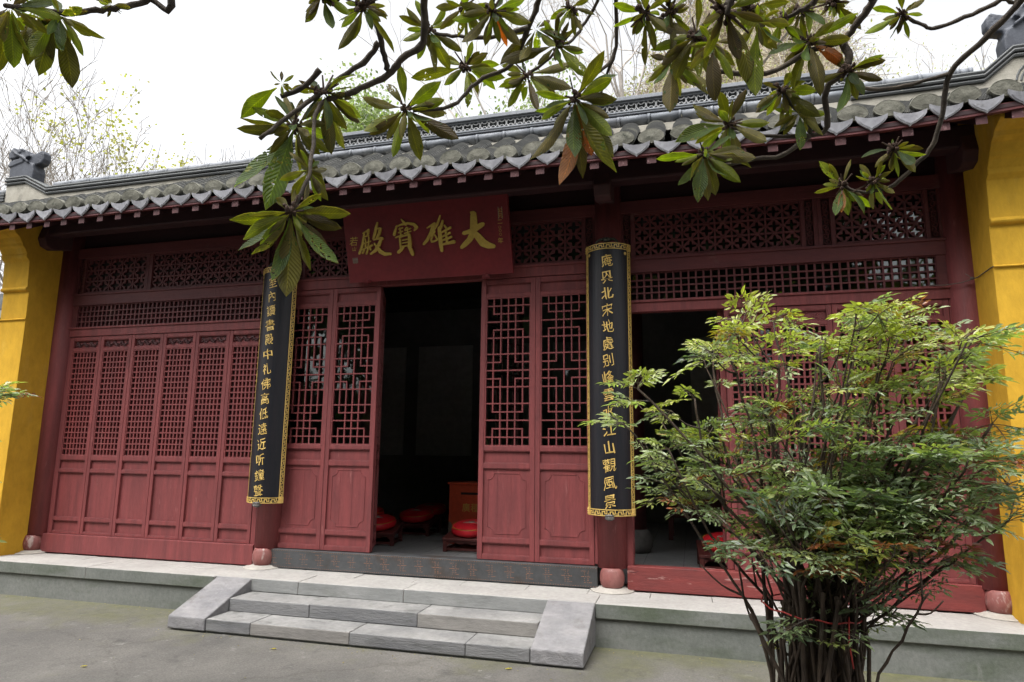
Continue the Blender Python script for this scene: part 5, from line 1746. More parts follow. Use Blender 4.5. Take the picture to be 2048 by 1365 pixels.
rosette(b4, (-0.907, -4.294, 2.373), [(-1.033, -4.371, 2.391), (-1.034, -4.309, 2.287), (-1.052, -4.305, 2.306), (-0.954, -4.285, 2.201), (-1.000, -4.238, 2.303), (-0.887, -4.203, 2.223), (-0.861, -4.243, 2.228), (-0.757, -4.189, 2.299), (-0.901, -4.369, 2.494), (-0.960, -4.343, 2.449), (-0.786, -4.292, 2.455), (-0.766, -4.301, 2.383), (-0.794, -4.195, 2.392)], 9, 3)
rosette(b4, (-0.756, -4.128, 2.607), [(-0.813, -4.163, 2.626), (-0.947, -4.178, 2.562), (-0.837, -4.121, 2.548), (-0.755, -4.099, 2.463), (-0.726, -4.066, 2.525), (-0.660, -4.055, 2.542), (-0.634, -4.094, 2.617), (-0.624, -4.067, 2.580), (-0.718, -4.165, 2.681)], 10, 3)
rosette(b5, (-0.826, -4.311, 2.644), [(-0.911, -4.371, 2.671), (-0.812, -4.273, 2.507), (-0.778, -4.218, 2.540), (-0.879, -4.276, 2.563), (-0.729, -4.236, 2.594), (-0.915, -4.326, 2.609), (-0.762, -4.327, 2.701), (-0.850, -4.377, 2.715)], 11, 3)
rosette(b6b, (-0.545, -4.051, 2.589), [(-0.630, -4.062, 2.569), (-0.631, -4.049, 2.547), (-0.615, -4.055, 2.464), (-0.507, -4.024, 2.460), (-0.461, -3.989, 2.518), (-0.385, -3.990, 2.545), (-0.373, -4.035, 2.620), (-0.634, -4.094, 2.617)], 12, 3)
rosette(b7, (-0.321, -4.314, 2.317), [(-0.373, -4.303, 2.049), (-0.470, -4.305, 2.131), (-0.359, -4.216, 2.110), (-0.308, -4.245, 2.071), (-0.206, -4.244, 2.098), (-0.217, -4.218, 2.159), (-0.218, -4.246, 2.217), (-0.206, -4.325, 2.362), (-0.451, -4.324, 2.287), (-0.427, -4.307, 2.267), (-0.280, -4.358, 2.199), (-0.323, -4.308, 2.130), (-0.283, -4.229, 2.165), (-0.256, -4.304, 2.317)], 13, 4, (0, 12))
rosette(b15, (-0.536, -4.505, 2.526), [(-0.637, -4.486, 2.454), (-0.597, -4.488, 2.476), (-0.507, -4.562, 2.443), (-0.508, -4.437, 2.444), (-0.528, -4.451, 2.455), (-0.469, -4.430, 2.449), (-0.428, -4.456, 2.501), (-0.470, -4.492, 2.535), (-0.655, -4.528, 2.502), (-0.629, -4.546, 2.537), (-0.573, -4.459, 2.447), (-0.438, -4.496, 2.551)], 14, 4, (3,))
rosette(b4, (-0.455, -4.284, 2.602), [(-0.577, -4.296, 2.481), (-0.519, -4.246, 2.524), (-0.394, -4.268, 2.599)], 15, 1, bud=False)
rosette(b6, (-0.394, -4.242, 2.561), [(-0.353, -4.256, 2.593), (-0.346, -4.272, 2.617), (-0.426, -4.293, 2.624), (-0.279, -4.250, 2.418), (-0.377, -4.293, 2.637), (-0.572, -4.301, 2.491), (-0.463, -4.224, 2.511), (-0.307, -4.211, 2.538), (-0.339, -4.292, 2.645)], 16, 2)
rosette(b16, (-0.807, -4.785, 2.390), [(-0.893, -4.761, 2.294), (-0.856, -4.755, 2.316), (-0.757, -4.692, 2.303), (-0.872, -4.784, 2.341), (-0.758, -4.743, 2.372), (-0.849, -4.811, 2.392)], 17, 2)
rosette(b18, (-0.760, -5.048, 2.223), [(-0.737, -5.040, 2.143), (-0.809, -5.037, 2.170), (-0.718, -5.001, 2.199), (-0.767, -5.071, 2.244)], 18, 2)
rosette(b13, (0.043, -4.613, 2.274), [(-0.074, -4.604, 2.258), (-0.048, -4.582, 2.224), (0.047, -4.603, 2.163), (0.082, -4.558, 2.182), (0.136, -4.573, 2.201), (-0.055, -4.636, 2.307), (0.048, -4.666, 2.350), (0.101, -4.650, 2.324), (-0.014, -4.518, 2.217)], 19, 4)
rosette(b19, (0.097, -4.888, 2.140), [(0.153, -4.818, 1.980), (0.121, -4.877, 2.029), (0.049, -4.838, 2.067), (0.144, -4.867, 2.103), (0.066, -4.912, 2.177)], 20, 2)
rosette(b19, (0.164, -4.833, 2.140), [(0.158, -4.784, 2.000), (0.204, -4.805, 2.087), (0.123, -4.806, 2.105), (0.208, -4.847, 2.151)], 21, 1, bud=False)
rosette(b13c, (-0.021, -4.332, 2.392), [(-0.084, -4.321, 2.372), (-0.078, -4.303, 2.341), (-0.033, -4.304, 2.243), (-0.001, -4.276, 2.297), (0.057, -4.290, 2.320), (0.108, -4.272, 2.284), (-0.086, -4.345, 2.410), (0.031, -4.347, 2.415)], 22, 3)
rosette(b13b, (-0.081, -4.655, 2.333), [(-0.166, -4.646, 2.311), (-0.086, -4.625, 2.197), (-0.117, -4.628, 2.291), (-0.031, -4.625, 2.293), (-0.061, -4.602, 2.256), (-0.160, -4.678, 2.356), (-0.090, -4.693, 2.384), (-0.024, -4.669, 2.355)], 23, 3)
rosette(b8, (0.385, -4.187, 2.478), [(0.387, -4.247, 2.571), (0.506, -4.282, 2.490), (0.416, -4.195, 2.481), (0.306, -4.191, 2.409), (0.364, -4.244, 2.384), (0.268, -4.162, 2.469), (0.333, -4.170, 2.467), (0.502, -4.201, 2.459), (0.414, -4.155, 2.312), (0.487, -4.161, 2.399), (0.336, -4.156, 2.340), (0.325, -4.202, 2.519)], 24, 3, (9,))
rosette(b9b, (0.314, -4.112, 2.371), [(0.233, -4.076, 2.322), (0.266, -4.072, 2.307), (0.315, -4.097, 2.230), (0.424, -4.084, 2.280), (0.416, -4.109, 2.218), (0.254, -4.120, 2.400), (0.335, -4.138, 2.411), (0.415, -4.118, 2.349), (0.365, -4.104, 2.341)], 25, 3)
rosette(b10b, (0.495, -4.154, 2.384), [(0.590, -4.190, 2.401), (0.592, -4.182, 2.386), (0.588, -4.154, 2.339), (0.531, -4.149, 2.358), (0.462, -4.140, 2.262), (0.493, -4.106, 2.293), (0.525, -4.118, 2.302), (0.541, -4.128, 2.313), (0.446, -4.171, 2.433), (0.561, -4.171, 2.382)], 26, 3)
rosette(b9, (0.151, -4.058, 2.303), [(0.035, -4.089, 2.372), (0.044, -4.076, 2.347), (0.037, -4.076, 2.235), (-0.021, -4.036, 2.269), (0.259, -4.083, 2.218), (0.279, -4.064, 2.287), (0.124, -4.105, 2.395), (0.164, -4.093, 2.368), (0.121, -4.025, 2.237), (0.205, -4.108, 2.389)], 27, 3)
rosette(b9a, (0.066, -4.108, 2.184), [(-0.083, -4.108, 2.183), (-0.017, -4.072, 2.102), (-0.007, -4.076, 2.114), (0.042, -4.097, 2.028), (0.075, -4.052, 2.048), (0.099, -4.057, 2.059), (0.020, -4.168, 2.073), (0.175, -4.074, 2.091), (0.133, -4.127, 2.095), (0.150, -4.192, 2.116), (0.221, -4.105, 2.154), (0.207, -4.092, 2.127), (0.147, -4.130, 2.221)], 28, 3)
rosette(b11, (0.731, -3.927, 2.693), [(0.623, -3.880, 2.669), (0.641, -3.925, 2.732), (0.791, -3.961, 2.714), (0.788, -3.934, 2.674), (0.755, -3.891, 2.622), (0.700, -3.883, 2.637), (0.724, -3.893, 2.643), (0.673, -3.910, 2.693), (0.717, -3.970, 2.764)], 29, 2)
rosette(b10, (0.552, -3.733, 2.178), [(0.475, -3.755, 2.272), (0.507, -3.755, 2.257), (0.461, -3.711, 2.169), (0.487, -3.725, 2.193), (0.519, -3.740, 2.067), (0.538, -3.746, 2.074), (0.570, -3.700, 2.077), (0.608, -3.757, 2.057), (0.640, -3.722, 2.091), (0.576, -3.771, 2.259)], 30, 2, (5,))
rosette(b10, (0.647, -3.756, 2.178), [(0.688, -3.779, 2.060), (0.709, -3.754, 2.128), (0.646, -3.722, 2.085), (0.602, -3.769, 2.239), (0.667, -3.785, 2.237), (0.697, -3.778, 2.198), (0.592, -3.752, 2.204), (0.674, -3.733, 2.095)], 31, 2)
rosette(b10c, (0.704, -3.808, 2.267), [(0.608, -3.779, 2.258), (0.794, -3.821, 2.230), (0.737, -3.892, 2.173), (0.706, -3.820, 2.156), (0.649, -3.773, 2.219), (0.698, -3.821, 2.298), (0.766, -3.793, 2.183), (0.763, -3.826, 2.266)], 32, 1)
rosette(b17, (0.468, -4.170, 2.612), [(0.431, -4.145, 2.587), (0.487, -4.149, 2.575), (0.518, -4.140, 2.548), (0.547, -4.134, 2.527), (0.415, -4.166, 2.623), (0.512, -4.172, 2.600)], 33, 3)
rosette(b12, (0.198, -4.399, 2.479), [(0.241, -4.366, 2.420), (0.281, -4.374, 2.424), (0.259, -4.338, 2.372), (0.182, -4.364, 2.428), (0.305, -4.408, 2.470), (0.224, -4.428, 2.515), (0.144, -4.419, 2.514)], 34, 3)
rosette(b12, (0.293, -4.298, 2.489), [(0.346, -4.272, 2.436), (0.264, -4.262, 2.440), (0.330, -4.323, 2.517), (0.248, -4.329, 2.544), (0.302, -4.352, 2.566)], 35, 2)
rosette(b15, (-0.640, -4.462, 2.593), [(-0.727, -4.450, 2.534), (-0.678, -4.420, 2.519), (-0.596, -4.441, 2.500), (-0.540, -4.415, 2.577), (-0.729, -4.490, 2.584), (-0.653, -4.395, 2.497)], 36, 2)
rosette(b6, (-0.339, -4.296, 2.651), [(-0.407, -4.289, 2.623), (-0.305, -4.250, 2.596), (-0.261, -4.268, 2.630), (-0.357, -4.331, 2.692), (-0.325, -4.283, 2.550)], 37, 2)
rosette(b13b, (-0.020, -4.608, 2.356), [(-0.074, -4.579, 2.312), (-0.018, -4.590, 2.239), (0.034, -4.567, 2.295), (-0.030, -4.640, 2.399), (0.024, -4.607, 2.355), (-0.061, -4.557, 2.369)], 38, 2)
rosette(b19, (0.076, -4.729, 2.175), [(0.023, -4.700, 2.131), (0.077, -4.705, 2.036), (0.119, -4.686, 2.099), (0.036, -4.728, 2.176), (0.131, -4.731, 2.171)], 39, 1, bud=False)
rosette(b12, (0.358, -4.234, 2.559), [(0.304, -4.201, 2.523), (0.375, -4.185, 2.479), (0.429, -4.215, 2.509), (0.412, -4.252, 2.570), (0.322, -4.260, 2.606)], 40, 2)
rosette(b9b, (0.365, -4.084, 2.302), [(0.307, -4.054, 2.260), (0.359, -4.079, 2.177), (0.431, -4.060, 2.228), (0.408, -4.095, 2.307)], 41, 1, bud=False)
rosette(b14, (-1.190, -5.346, 2.053), [(-1.225, -5.345, 1.954), (-1.229, -5.318, 1.961), (-1.199, -5.294, 1.982), (-1.192, -5.291, 2.032), (-1.243, -5.349, 2.018)], 42, 1, bud=False)
# the rest of the crown, over and behind the viewer
rr = random.Random(11)
limbs = [o for o in COL.objects if o.parent == lo and o.name.startswith('limb')]
for i in range(34):
    hb = Vector(HUBS[i % 4])
    st0 = Vector((0.75, -7.6, 2.4)).lerp(hb, rr.uniform(0.35, 1.0)) + Vector((0, 0, .2))
    c = st0 + Vector((rr.uniform(-1.0, 1.0), rr.uniform(-.9, .3), rr.uniform(0.15, 0.9)))
    m = MB()
    m.tube(smooth_path([st0, st0.lerp(c, .5) + Vector((0, 0, .1)), c], 3), [.012] * 3 + [.007] * 4, 6)
    m.build('twig', 'bark', limbs[i % 4], smooth=True)
    rosette(limbs[i % 4], c, [], 100 + i, 11, bud=False)
#END

# ---- heavenly bamboo: a tied bundle of stems with a spreading crown of fine leaflets
NA_T = [(0.088, 0.125, 0.082), (0.170, 0.220, 0.105), (0.250, 0.300, 0.200), (0.315, 0.350, 0.120)]
def leaflet(mb, base, d, L, nrm, tint, fold=0.25):
    w = d.cross(nrm).normalized() * L * 0.17
    n = nrm * L * 0.06
    k = len(mb.v)
    tipd = base + d * L - nrm * L * 0.10
    pts = [base, base + d * L * .35 - w * .95 + n, base + d * L * .38, base + d * L * .35 + w * .95 + n, base + d * L * .72 - w * .62 + n * .3, base + d * L * .74 - nrm * L * .02, base + d * L * .72 + w * .62 + n * .3, tipd]
    for i, p in enumerate(pts):
        mb.v.append(tuple(p)); mb.tint.append(tint)
    for f in ((0, 1, 2), (0, 2, 3), (1, 4, 5, 2), (2, 5, 6, 3), (4, 7, 5), (5, 7, 6)):
        mb.f.append(tuple(k + i for i in f)); mb.mi.append(0)
def spray(mb, tw, p0, d, L, rr, tint, leaf=0.05):
    """a twice-divided leaf: rachis with opposite side stalks, leaflets in pairs and at the ends"""
    d = d.normalized()
    up = Vector((0, 0, 1))
    side = d.cross(up)
    if side.length < .05: side = Vector((1, 0, 0))
    side.normalize()
    nrm = side.cross(d).normalized()
    pts = []
    n = 4
    for i in range(n + 1):
        u = i / n
        pts.append(p0 + d * L * u - up * L * 0.22 * u * u)
    def tv():
        q = rr.uniform(0.75, 1.25)
        return tuple(c * q for c in tint)
    def stalk(p, r):
        k = len(tw.v)
        tw.tube(p, r, 3, cap=False)
        tw.tint += [(0.10, 0.075, 0.045)] * (len(tw.v) - k)
    def lf(b, dd, l):
        dd = (dd + Vector((rr.uniform(-.18, .18), rr.uniform(-.18, .18), rr.uniform(-.25, .12)))).normalized()
        nn = (nrm + Vector((rr.gauss(0, .55), rr.gauss(0, .55), rr.gauss(0, .3)))).normalized()
        leaflet(mb, b, dd, l * rr.uniform(0.75, 1.2), nn, tv())
    stalk(pts, [0.0022, 0.002, 0.0017, 0.0014, 0.001])
    for i in (1, 2, 3):
        q = pts[i]
        sl = L * (0.42, 0.36, 0.24)[i - 1]
        for s in (-1, 1):
            sd = (side * s + d * 0.65 - up * rr.uniform(0.0, 0.35)).normalized()
            e = q + sd * sl
            stalk([q, e], [0.0013, 0.0008])
            m = 2 if i < 3 else 1
            perp = sd.cross(nrm).normalized()
            for k in range(m):
                b = q + sd * sl * (0.45 + 0.35 * k)
                lf(b, sd * .6 + perp * .8, leaf); lf(b, sd * .6 - perp * .8, leaf)
            lf(e, sd, leaf * 1.15)
    q = pts[4]
    lf(q, d - up * .3, leaf * 1.2); lf(pts[3].lerp(q, .4), side + d * .6, leaf); lf(pts[3].lerp(q, .4), d * .6 - side, leaf)

def nandina(root, stems, rr, leaf=0.050, density=1.0, cbase=(0, 0, 0), zmin=-9):
    """stems: list of (path points, crown factor); each stem is a part with its own foliage"""
    for si, (path, nsp, young) in enumerate(stems):
        p = smooth_path(path, 5)
        n = len(p)
        r0 = rr.uniform(0.006, 0.0105)
        m = MB()
        q = [v + Vector((rr.gauss(0, .006), rr.gauss(0, .006), 0)) * (0 if i == 0 else 1) for i, v in enumerate(p)]
        m.tube(q, [(r0 * (1 - 0.55 * i / (n - 1))) * (1 + rr.uniform(-.1, .15)) for i in range(n)], 6)
        # a few forks near the top
        ends = [(q[-1], (q[-1] - q[-3]).normalized(), n - 1)]
        for k in range(rr.choice((1, 2, 2, 3))):
            i = rr.randint(int(n * .5), n - 2)
            b = q[i]
            a = rr.uniform(0, 2 * pi)
            out = Vector((b.x - cbase[0], b.y - cbase[1], 0))
            out = out.normalized() if out.length > .05 else Vector((cos(a), sin(a), 0))
            d = (Vector((cos(a), sin(a), 0)) * .5 + out * .5 + Vector((0, 0, rr.uniform(.3, .9)))).normalized()
            L = rr.uniform(.10, .24)
            e = b + d * L
            m.tube(smooth_path([b, b.lerp(e, .5) + Vector((0, 0, -.02)), e], 3), [r0 * .5] * 3 + [r0 * .35] * 4, 5)
            ends.append((e, d, i))
        so_ = m.build('stem', 'stem', root, smooth=True)
        fm = MB()
        tw = fm
        def tint_at(z):
            y = young + rr.gauss(0, .22) + max(0, (z - 1.2)) * 0.65
            if rr.random() < 0.035: return (0.24, 0.075, 0.03)
            if rr.random() < 0.03: return (0.28, 0.20, 0.03)
            if y < 0.25: return blend(NA_T[0], NA_T[1], rr.random())
            if y < 0.6: return blend(NA_T[1], NA_T[2], rr.random())
            if y < 0.9: return blend(NA_T[2], NA_T[3], rr.random())
            return blend(NA_T[3], (0.36, 0.355, 0.075), rr.random())
        cnt = max(2, int(nsp * density))
        for k in range(cnt):
            if rr.random() < 0.62:
                e, d0, i = rr.choice(ends)
            else:
                i = rr.randint(int(n * .5), n - 1)
                e, d0 = q[i], Vector((0, 0, 1))
            a = rr.uniform(0, 2 * pi)
            out = Vector((e.x - cbase[0], e.y - cbase[1], 0))
            out = out.normalized() * .5 if out.length > .05 else out
            d = Vector((cos(a), sin(a), rr.uniform(-.55, .95))) + out + d0 * .3
            if e.z < zmin and rr.random() < .80: continue
            spray(fm, tw, e, d, rr.uniform(.10, .21), rr, tint_at(e.z), leaf * rr.uniform(.7, 1.2))
        fm.build('foliage', 'leaf_nandina', so_)
        pass

NB = Vector((0.445, -3.15, GZ))
na = thing('heavenly_bamboo_bush', 'tall bushy shrub of many thin stems tied with red string, fine leaves, right foreground', 'bush', tuple(NB))
rr = random.Random(23)
stems = []
#(crown target x, y offset, z, sprays, youth) for the stems that give the outline; the rest fill in
TARG = [(0.233, -3.017, 1.844, 11, 0.75),
        (0.286, -2.932, 1.907, 9, 0.70),
        (0.369, -3.251, 1.641, 11, 1.05),
        (0.540, -3.184, 1.700, 11, 0.80),
        (0.734, -3.029, 1.775, 11, 0.60),
        (0.856, -3.160, 1.746, 12, 0.60),
        (1.002, -3.041, 1.719, 12, 0.55),
        (0.985, -3.279, 1.560, 11, 0.50),
        (1.153, -3.016, 1.535, 11, 0.55),
        (-0.220, -3.221, 1.504, 10, 0.60),
        (-0.306, -3.168, 1.350, 11, 0.70),
        (-0.197, -2.912, 1.433, 10, 0.60),
        (-0.094, -3.302, 1.239, 8, 0.70),
        (0.016, -3.109, 1.465, 11, 0.70),
        (0.078, -3.001, 1.287, 9, 0.90),
        (-0.191, -3.106, 1.194, 7, 0.70),
        (1.136, -3.211, 1.348, 11, 0.40),
        (1.062, -3.394, 1.214, 11, 0.30),
        (1.204, -3.130, 1.116, 10, 0.30),
        (1.036, -3.285, 1.027, 11, 0.20),
        (1.170, -3.230, 1.008, 9, 0.20),
        (0.942, -3.374, 0.872, 9, 0.10),
        (0.114, -3.367, 0.945, 7, 0.10),
        (0.165, -3.338, 0.790, 6, 0.10),
        (0.269, -3.442, 0.830, 5, 0.05),
        (0.410, -3.453, 0.875, 5, 0.05),
        (0.572, -3.483, 0.869, 7, 0.05),
        (0.702, -3.468, 0.822, 7, 0.05),
        (0.795, -3.454, 0.739, 5, 0.00),
        (0.468, -3.043, 1.465, 11, 0.50),
        (0.588, -3.269, 1.488, 11, 0.50),
        (0.750, -3.202, 1.471, 11, 0.45),
        (0.853, -3.329, 1.401, 11, 0.40),
        (0.314, -3.270, 1.366, 11, 0.50),
        (0.452, -3.336, 1.284, 10, 0.40),
        (0.623, -3.368, 1.246, 10, 0.30),
        (0.782, -3.407, 1.210, 11, 0.30),
        (0.998, -3.160, 1.250, 11, 0.30),
        (0.221, -3.310, 1.141, 9, 0.30),
        (0.419, -2.931, 1.066, 8, 0.20),
        (0.617, -2.964, 1.030, 8, 0.20),
        (0.703, -3.395, 1.007, 10, 0.15),
        (0.882, -3.237, 0.999, 11, 0.15),
        (0.791, -2.921, 1.653, 10, 0.60),
        (1.166, -2.939, 1.605, 9, 0.82),
        (0.937, -2.895, 1.820, 9, 0.50),
        (0.469, -2.908, 1.766, 9, 0.59),
        (0.925, -3.361, 1.503, 9, 0.77),
        (0.173, -3.305, 1.622, 9, 0.93),
        (0.653, -2.918, 1.647, 9, 0.89),
        (0.374, -3.016, 1.825, 9, 0.58),
        (0.893, -3.148, 1.716, 9, 0.92),
        (0.661, -3.335, 1.798, 9, 0.75),
        (0.692, -3.171, 1.693, 9, 0.79),
        (0.615, -2.935, 1.733, 9, 0.58),
        (0.586, -2.983, 1.757, 9, 0.61),
        (0.787, -2.892, 1.736, 9, 0.66),
        (0.808, -3.157, 1.795, 9, 0.58),
        (1.100, -3.013, 1.653, 9, 0.69),
        (0.993, -3.292, 1.629, 9, 0.76),
        (0.932, -3.107, 1.020, 9, 0.19),
        (0.748, -2.974, 1.539, 9, 0.55),
        (0.558, -3.362, 1.223, 9, 0.39),
        (0.179, -3.119, 1.208, 9, 0.50),
        (0.109, -2.939, 1.684, 9, 0.38),
        (0.655, -3.108, 1.025, 9, 0.51),
        (0.609, -2.986, 0.945, 9, 0.22),
        (0.426, -3.160, 1.004, 9, 0.24),
        (0.593, -3.007, 1.407, 9, 0.35),
        (0.340, -3.100, 1.385, 9, 0.56),
        (0.958, -3.458, 1.214, 9, 0.48),
        (0.739, -3.220, 1.050, 9, 0.18),
        (0.771, -2.973, 1.648, 9, 0.51),
        (0.450, -3.284, 0.954, 9, 0.57),
        (0.581, -2.915, 1.080, 9, 0.59),
        (0.963, -3.536, 1.627, 9, 0.39),
        (0.070, -3.004, 1.167, 9, 0.45),
        (0.601, -2.799, 1.533, 9, 0.48),
        (0.055, -2.973, 1.690, 9, 0.28),
        (0.475, -3.161, 1.074, 9, 0.57),
        (0.766, -3.333, 1.265, 9, 0.33),
        (0.757, -3.417, 0.946, 9, 0.21),
        (0.751, -3.396, 1.056, 9, 0.52),
        (0.845, -3.248, 1.161, 9, 0.35),
        (0.427, -3.173, 1.026, 9, 0.30),
        (1.083, -2.904, 0.960, 9, 0.51)]
for (tx, ty, tz, ns, yg) in TARG:
    t = Vector((tx, ty, tz))
    a = rr.uniform(0, 2 * pi); rad = 0.150 * sqrt(rr.random())
    b = NB + Vector((rad * cos(a) * 1.0, rad * sin(a) * .8, -0.03))
    off = t - b
    b.x += 0.25 * max(-.6, min(.6, off.x)) * .4
    k1 = Vector((b.x + off.x * .02, b.y + off.y * .02, GZ + 0.60))
    k2 = Vector((b.x + off.x * .08, b.y + off.y * .08, GZ + min(1.10, (t.z - GZ) * .60)))
    k3 = Vector((b.x + off.x * .50, b.y + off.y * .5, k2.z + (t.z - k2.z) * .45))
    j = lambda s: Vector((rr.gauss(0, s), rr.gauss(0, s), 0))
    stems.append(([b, k1 + j(.015), k2 + j(.03), k3 + j(.05), t], ns, yg))
nandina(na, stems, rr, 0.036, 1.40, (NB.x, NB.y), 0.80)
for i in range(34):                                  # bare old canes in the bundle
    a = rr.uniform(0, 2 * pi); rad = 0.158 * sqrt(rr.random())
    b = NB + Vector((rad * cos(a), rad * sin(a) * .8, -.03))
    m = MB()
    h = rr.uniform(.9, 1.4)
    q = [b, b + Vector((rr.gauss(0, .025), rr.gauss(0, .02), h * .5)), b + Vector((rr.gauss(0, .09), rr.gauss(0, .06), h))]
    m.tube(smooth_path(q, 5), [rr.uniform(.005, .009)] * 11, 6)
    m.build('old_cane', 'stem', na, smooth=True)
m = MB()
ZS = 0.60
m.tube([(NB.x + 0.190 * cos(2 * pi * k / 36), NB.y + 0.165 * sin(2 * pi * k / 36), ZS - 0.02 * sin(2 * pi * k / 36 + 2.2) + .004 * sin(k * 1.7)) for k in range(37)], 0.0035, 5, cap=False)
m.tube([(NB.x + .11, NB.y - .155, ZS + .01), (NB.x + .10, NB.y - .18, ZS - .08), (NB.x + .11, NB.y - .175, ZS - .17)], 0.003, 5)
m.build('red_string', 'string', na, smooth=True)

LB = Vector((-3.784, -3.775, -0.34))
nb = thing('small_bush', 'fine leaved shrub peeking in at the left edge before the yellow pier', 'bush', tuple(LB))
rr = random.Random(5)
stems = []
for k in range(16):
    a = rr.uniform(0, 2 * pi)
    b = LB + Vector((.08 * cos(a), .08 * sin(a), -.03))
    t = LB + Vector((rr.uniform(-.45, .36), rr.uniform(-.3, .3), rr.uniform(1.35, 1.85)))
    stems.append(([b, b.lerp(t, .35) + Vector((0, 0, .2)), b.lerp(t, .7) + Vector((0, 0, .1)), t], 9, rr.uniform(.3, .8)))
nandina(nb, stems, rr, 0.036, 1.7, (LB.x, LB.y))

# ---- trees beyond the roof
def bare_tree(name, x, y, z0, h, seed, label, spread=1.0, leaf=None, nleaf=0, group=None, cat='tree', mat='twig', lsize=0.12, depth=6, lspread=.22, forks=(2, 2, 3, 3)):
    rr = random.Random(seed)
    t = thing(name, label, cat, (x, y, z0), group=group)
    tr, cr, fo = MB(), MB(), MB()
    tips = []
    def grow(p, d, L, r, lev):
        n = 3
        pts = [p]
        for i in range(n):
            d = (d + Vector((rr.gauss(0, .14), rr.gauss(0, .14), rr.gauss(0.03, .08)))).normalized()
            pts.append(pts[-1] + d * L / n)
        (tr if lev == 0 else cr).tube(pts, [max(.0065, r * (1 - .35 * i / n)) for i in range(n + 1)], 6 if lev < 2 else 3, cap=False)
        if lev >= depth - 2: tips.extend(pts[1:])
        if lev >= depth: return
        for k in range(rr.choice(forks) if lev else 4):
            b = pts[rr.randint(1, n)] if k else pts[-1]
            a = rr.uniform(0, 2 * pi)
            o = d.orthogonal().normalized()
            o = Matrix.Rotation(a, 3, d) @ o
            nd = (d * rr.uniform(.7, 1.1) + o * rr.uniform(.35, .8) * spread + Vector((0, 0, .18))).normalized()
            grow(b, nd, L * rr.uniform(.58, .80), r * rr.uniform(.42, .6), lev + 1)
    grow(Vector((x, y, z0)), Vector((rr.gauss(0, .06), rr.gauss(0, .06), 1)), h * .40, h * .0095, 0)
    tr.build('trunk', mat, t, smooth=True)
    cr.build('branches', mat, t)
    if nleaf:
        for i in range(nleaf):
            p = rr.choice(tips) + Vector((rr.gauss(0, lspread), rr.gauss(0, lspread), rr.gauss(0, lspread)))
            s = lsize * rr.uniform(.6, 1.4)
            d = Vector((rr.gauss(0, 1), rr.gauss(0, 1), rr.gauss(-.4, .7))).normalized()
            w = d.orthogonal().normalized() * s * .35
            k = len(fo.v)
            q = rr.uniform(.7, 1.3)
            c = blend(leaf[0], leaf[1], rr.random())
            fo.v += [tuple(p), tuple(p + d * s * .5 + w), tuple(p + d * s), tuple(p + d * s * .5 - w)]
            fo.tint += [tuple(v * q for v in c)] * 4
            fo.f.append((k, k + 1, k + 2, k + 3)); fo.mi.append(0)
        fo.build('crown', 'leaf_far', t)
    return t
GR = 'trees beyond the roof'
def far(px_x, y, top, **k):                          # x at the facade-parallel distance y
    return px_x
bare_tree('bare_tree', -18.2, 8.6, GZ, 9.7, 1, 'thin bare tree beyond the roof, nearest the left roof finial', 0.9, group=GR, forks=(3, 3, 3, 4))
bare_tree('bare_tree', -16.6, 9.2, GZ, 10.2, 2, 'taller bare tree beyond the roof, left of the yellow green one', 0.9, group=GR, forks=(3, 3, 3, 4))
bare_tree('bare_tree', -12.4, 9.0, GZ, 11.0, 3, 'bare tree beyond the roof, right of the yellow green one', 1.1, group=GR, forks=(3, 3, 3, 4))
bare_tree('bare_tree', -4.2, 12.5, GZ, 17.0, 4, 'tall bare tree beyond the roof, above the middle of the ridge', 0.9, group=GR)
bare_tree('bare_tree', -10.9, 8.9, GZ, 9.6, 17, 'low bare tree beyond the roof, just left of the hanging loquat spray', 1.1, group=GR, forks=(3, 3, 3, 4))
bare_tree('yellow_green_tree', -14.4, 8.8, GZ, 9.0, 6, 'slender tree with sparse yellow green leaves, beyond the roof', 0.28, ((0.30, 0.29, 0.07), (0.38, 0.33, 0.12)), 5200, GR, lsize=.09, lspread=.24)
bare_tree('green_tree', -7.9, 10.5, GZ, 11.6, 7, 'pale feathery green tree behind the loquat leaves, left of the dry slope', 0.75, ((0.19, 0.23, 0.14), (0.27, 0.30, 0.19)), 42000, GR, lsize=.105, lspread=.36)
bare_tree('green_tree', -6.0, 9.6, GZ, 10.8, 8, 'pale green tree low over the openwork ridge, beside the dry slope', 0.8, ((0.17, 0.21, 0.13), (0.26, 0.29, 0.18)), 34000, GR, lsize=.10, lspread=.36)
bare_tree('bare_tree', 7.2, 11.2, hill_h(7.2, 11.2), 9.0, 12, 'bare shrubby tree on the slope, left of the right roof finial', 1.1, ((0.40, 0.38, 0.28), (0.46, 0.43, 0.34)), 4500, GR, lsize=.055, lspread=.3)
bare_tree('bare_tree', 8.6, 10.6, hill_h(8.6, 10.6), 10.5, 13, 'bare twiggy tree behind the right roof finial', 1.1, ((0.40, 0.38, 0.28), (0.46, 0.43, 0.34)), 4500, GR, lsize=.055, lspread=.3)
bare_tree('bare_tree', -1.6, 14.0, hill_h(-1.6, 14.0), 10.0, 14, 'bare tree on the left shoulder of the dry slope', 1.0, group=GR)
bare_tree('bare_tree', -2.9, 10.6, GZ, 15.5, 15, 'bare grey tree rising between the green trees and the dry slope', 0.9, group=GR, forks=(2, 3, 3, 3))
bare_tree('bare_tree', 10.2, 12.6, hill_h(10.2, 12.6), 11.0, 16, 'bare twiggy tree on the right flank of the slope', 1.1, ((0.40, 0.38, 0.28), (0.46, 0.43, 0.34)), 3500, GR, lsize=.055, lspread=.3)
GB = 'unseen evergreens added across the courtyard'  # unseen trees, guessed from reflections; heights set to block low sky light
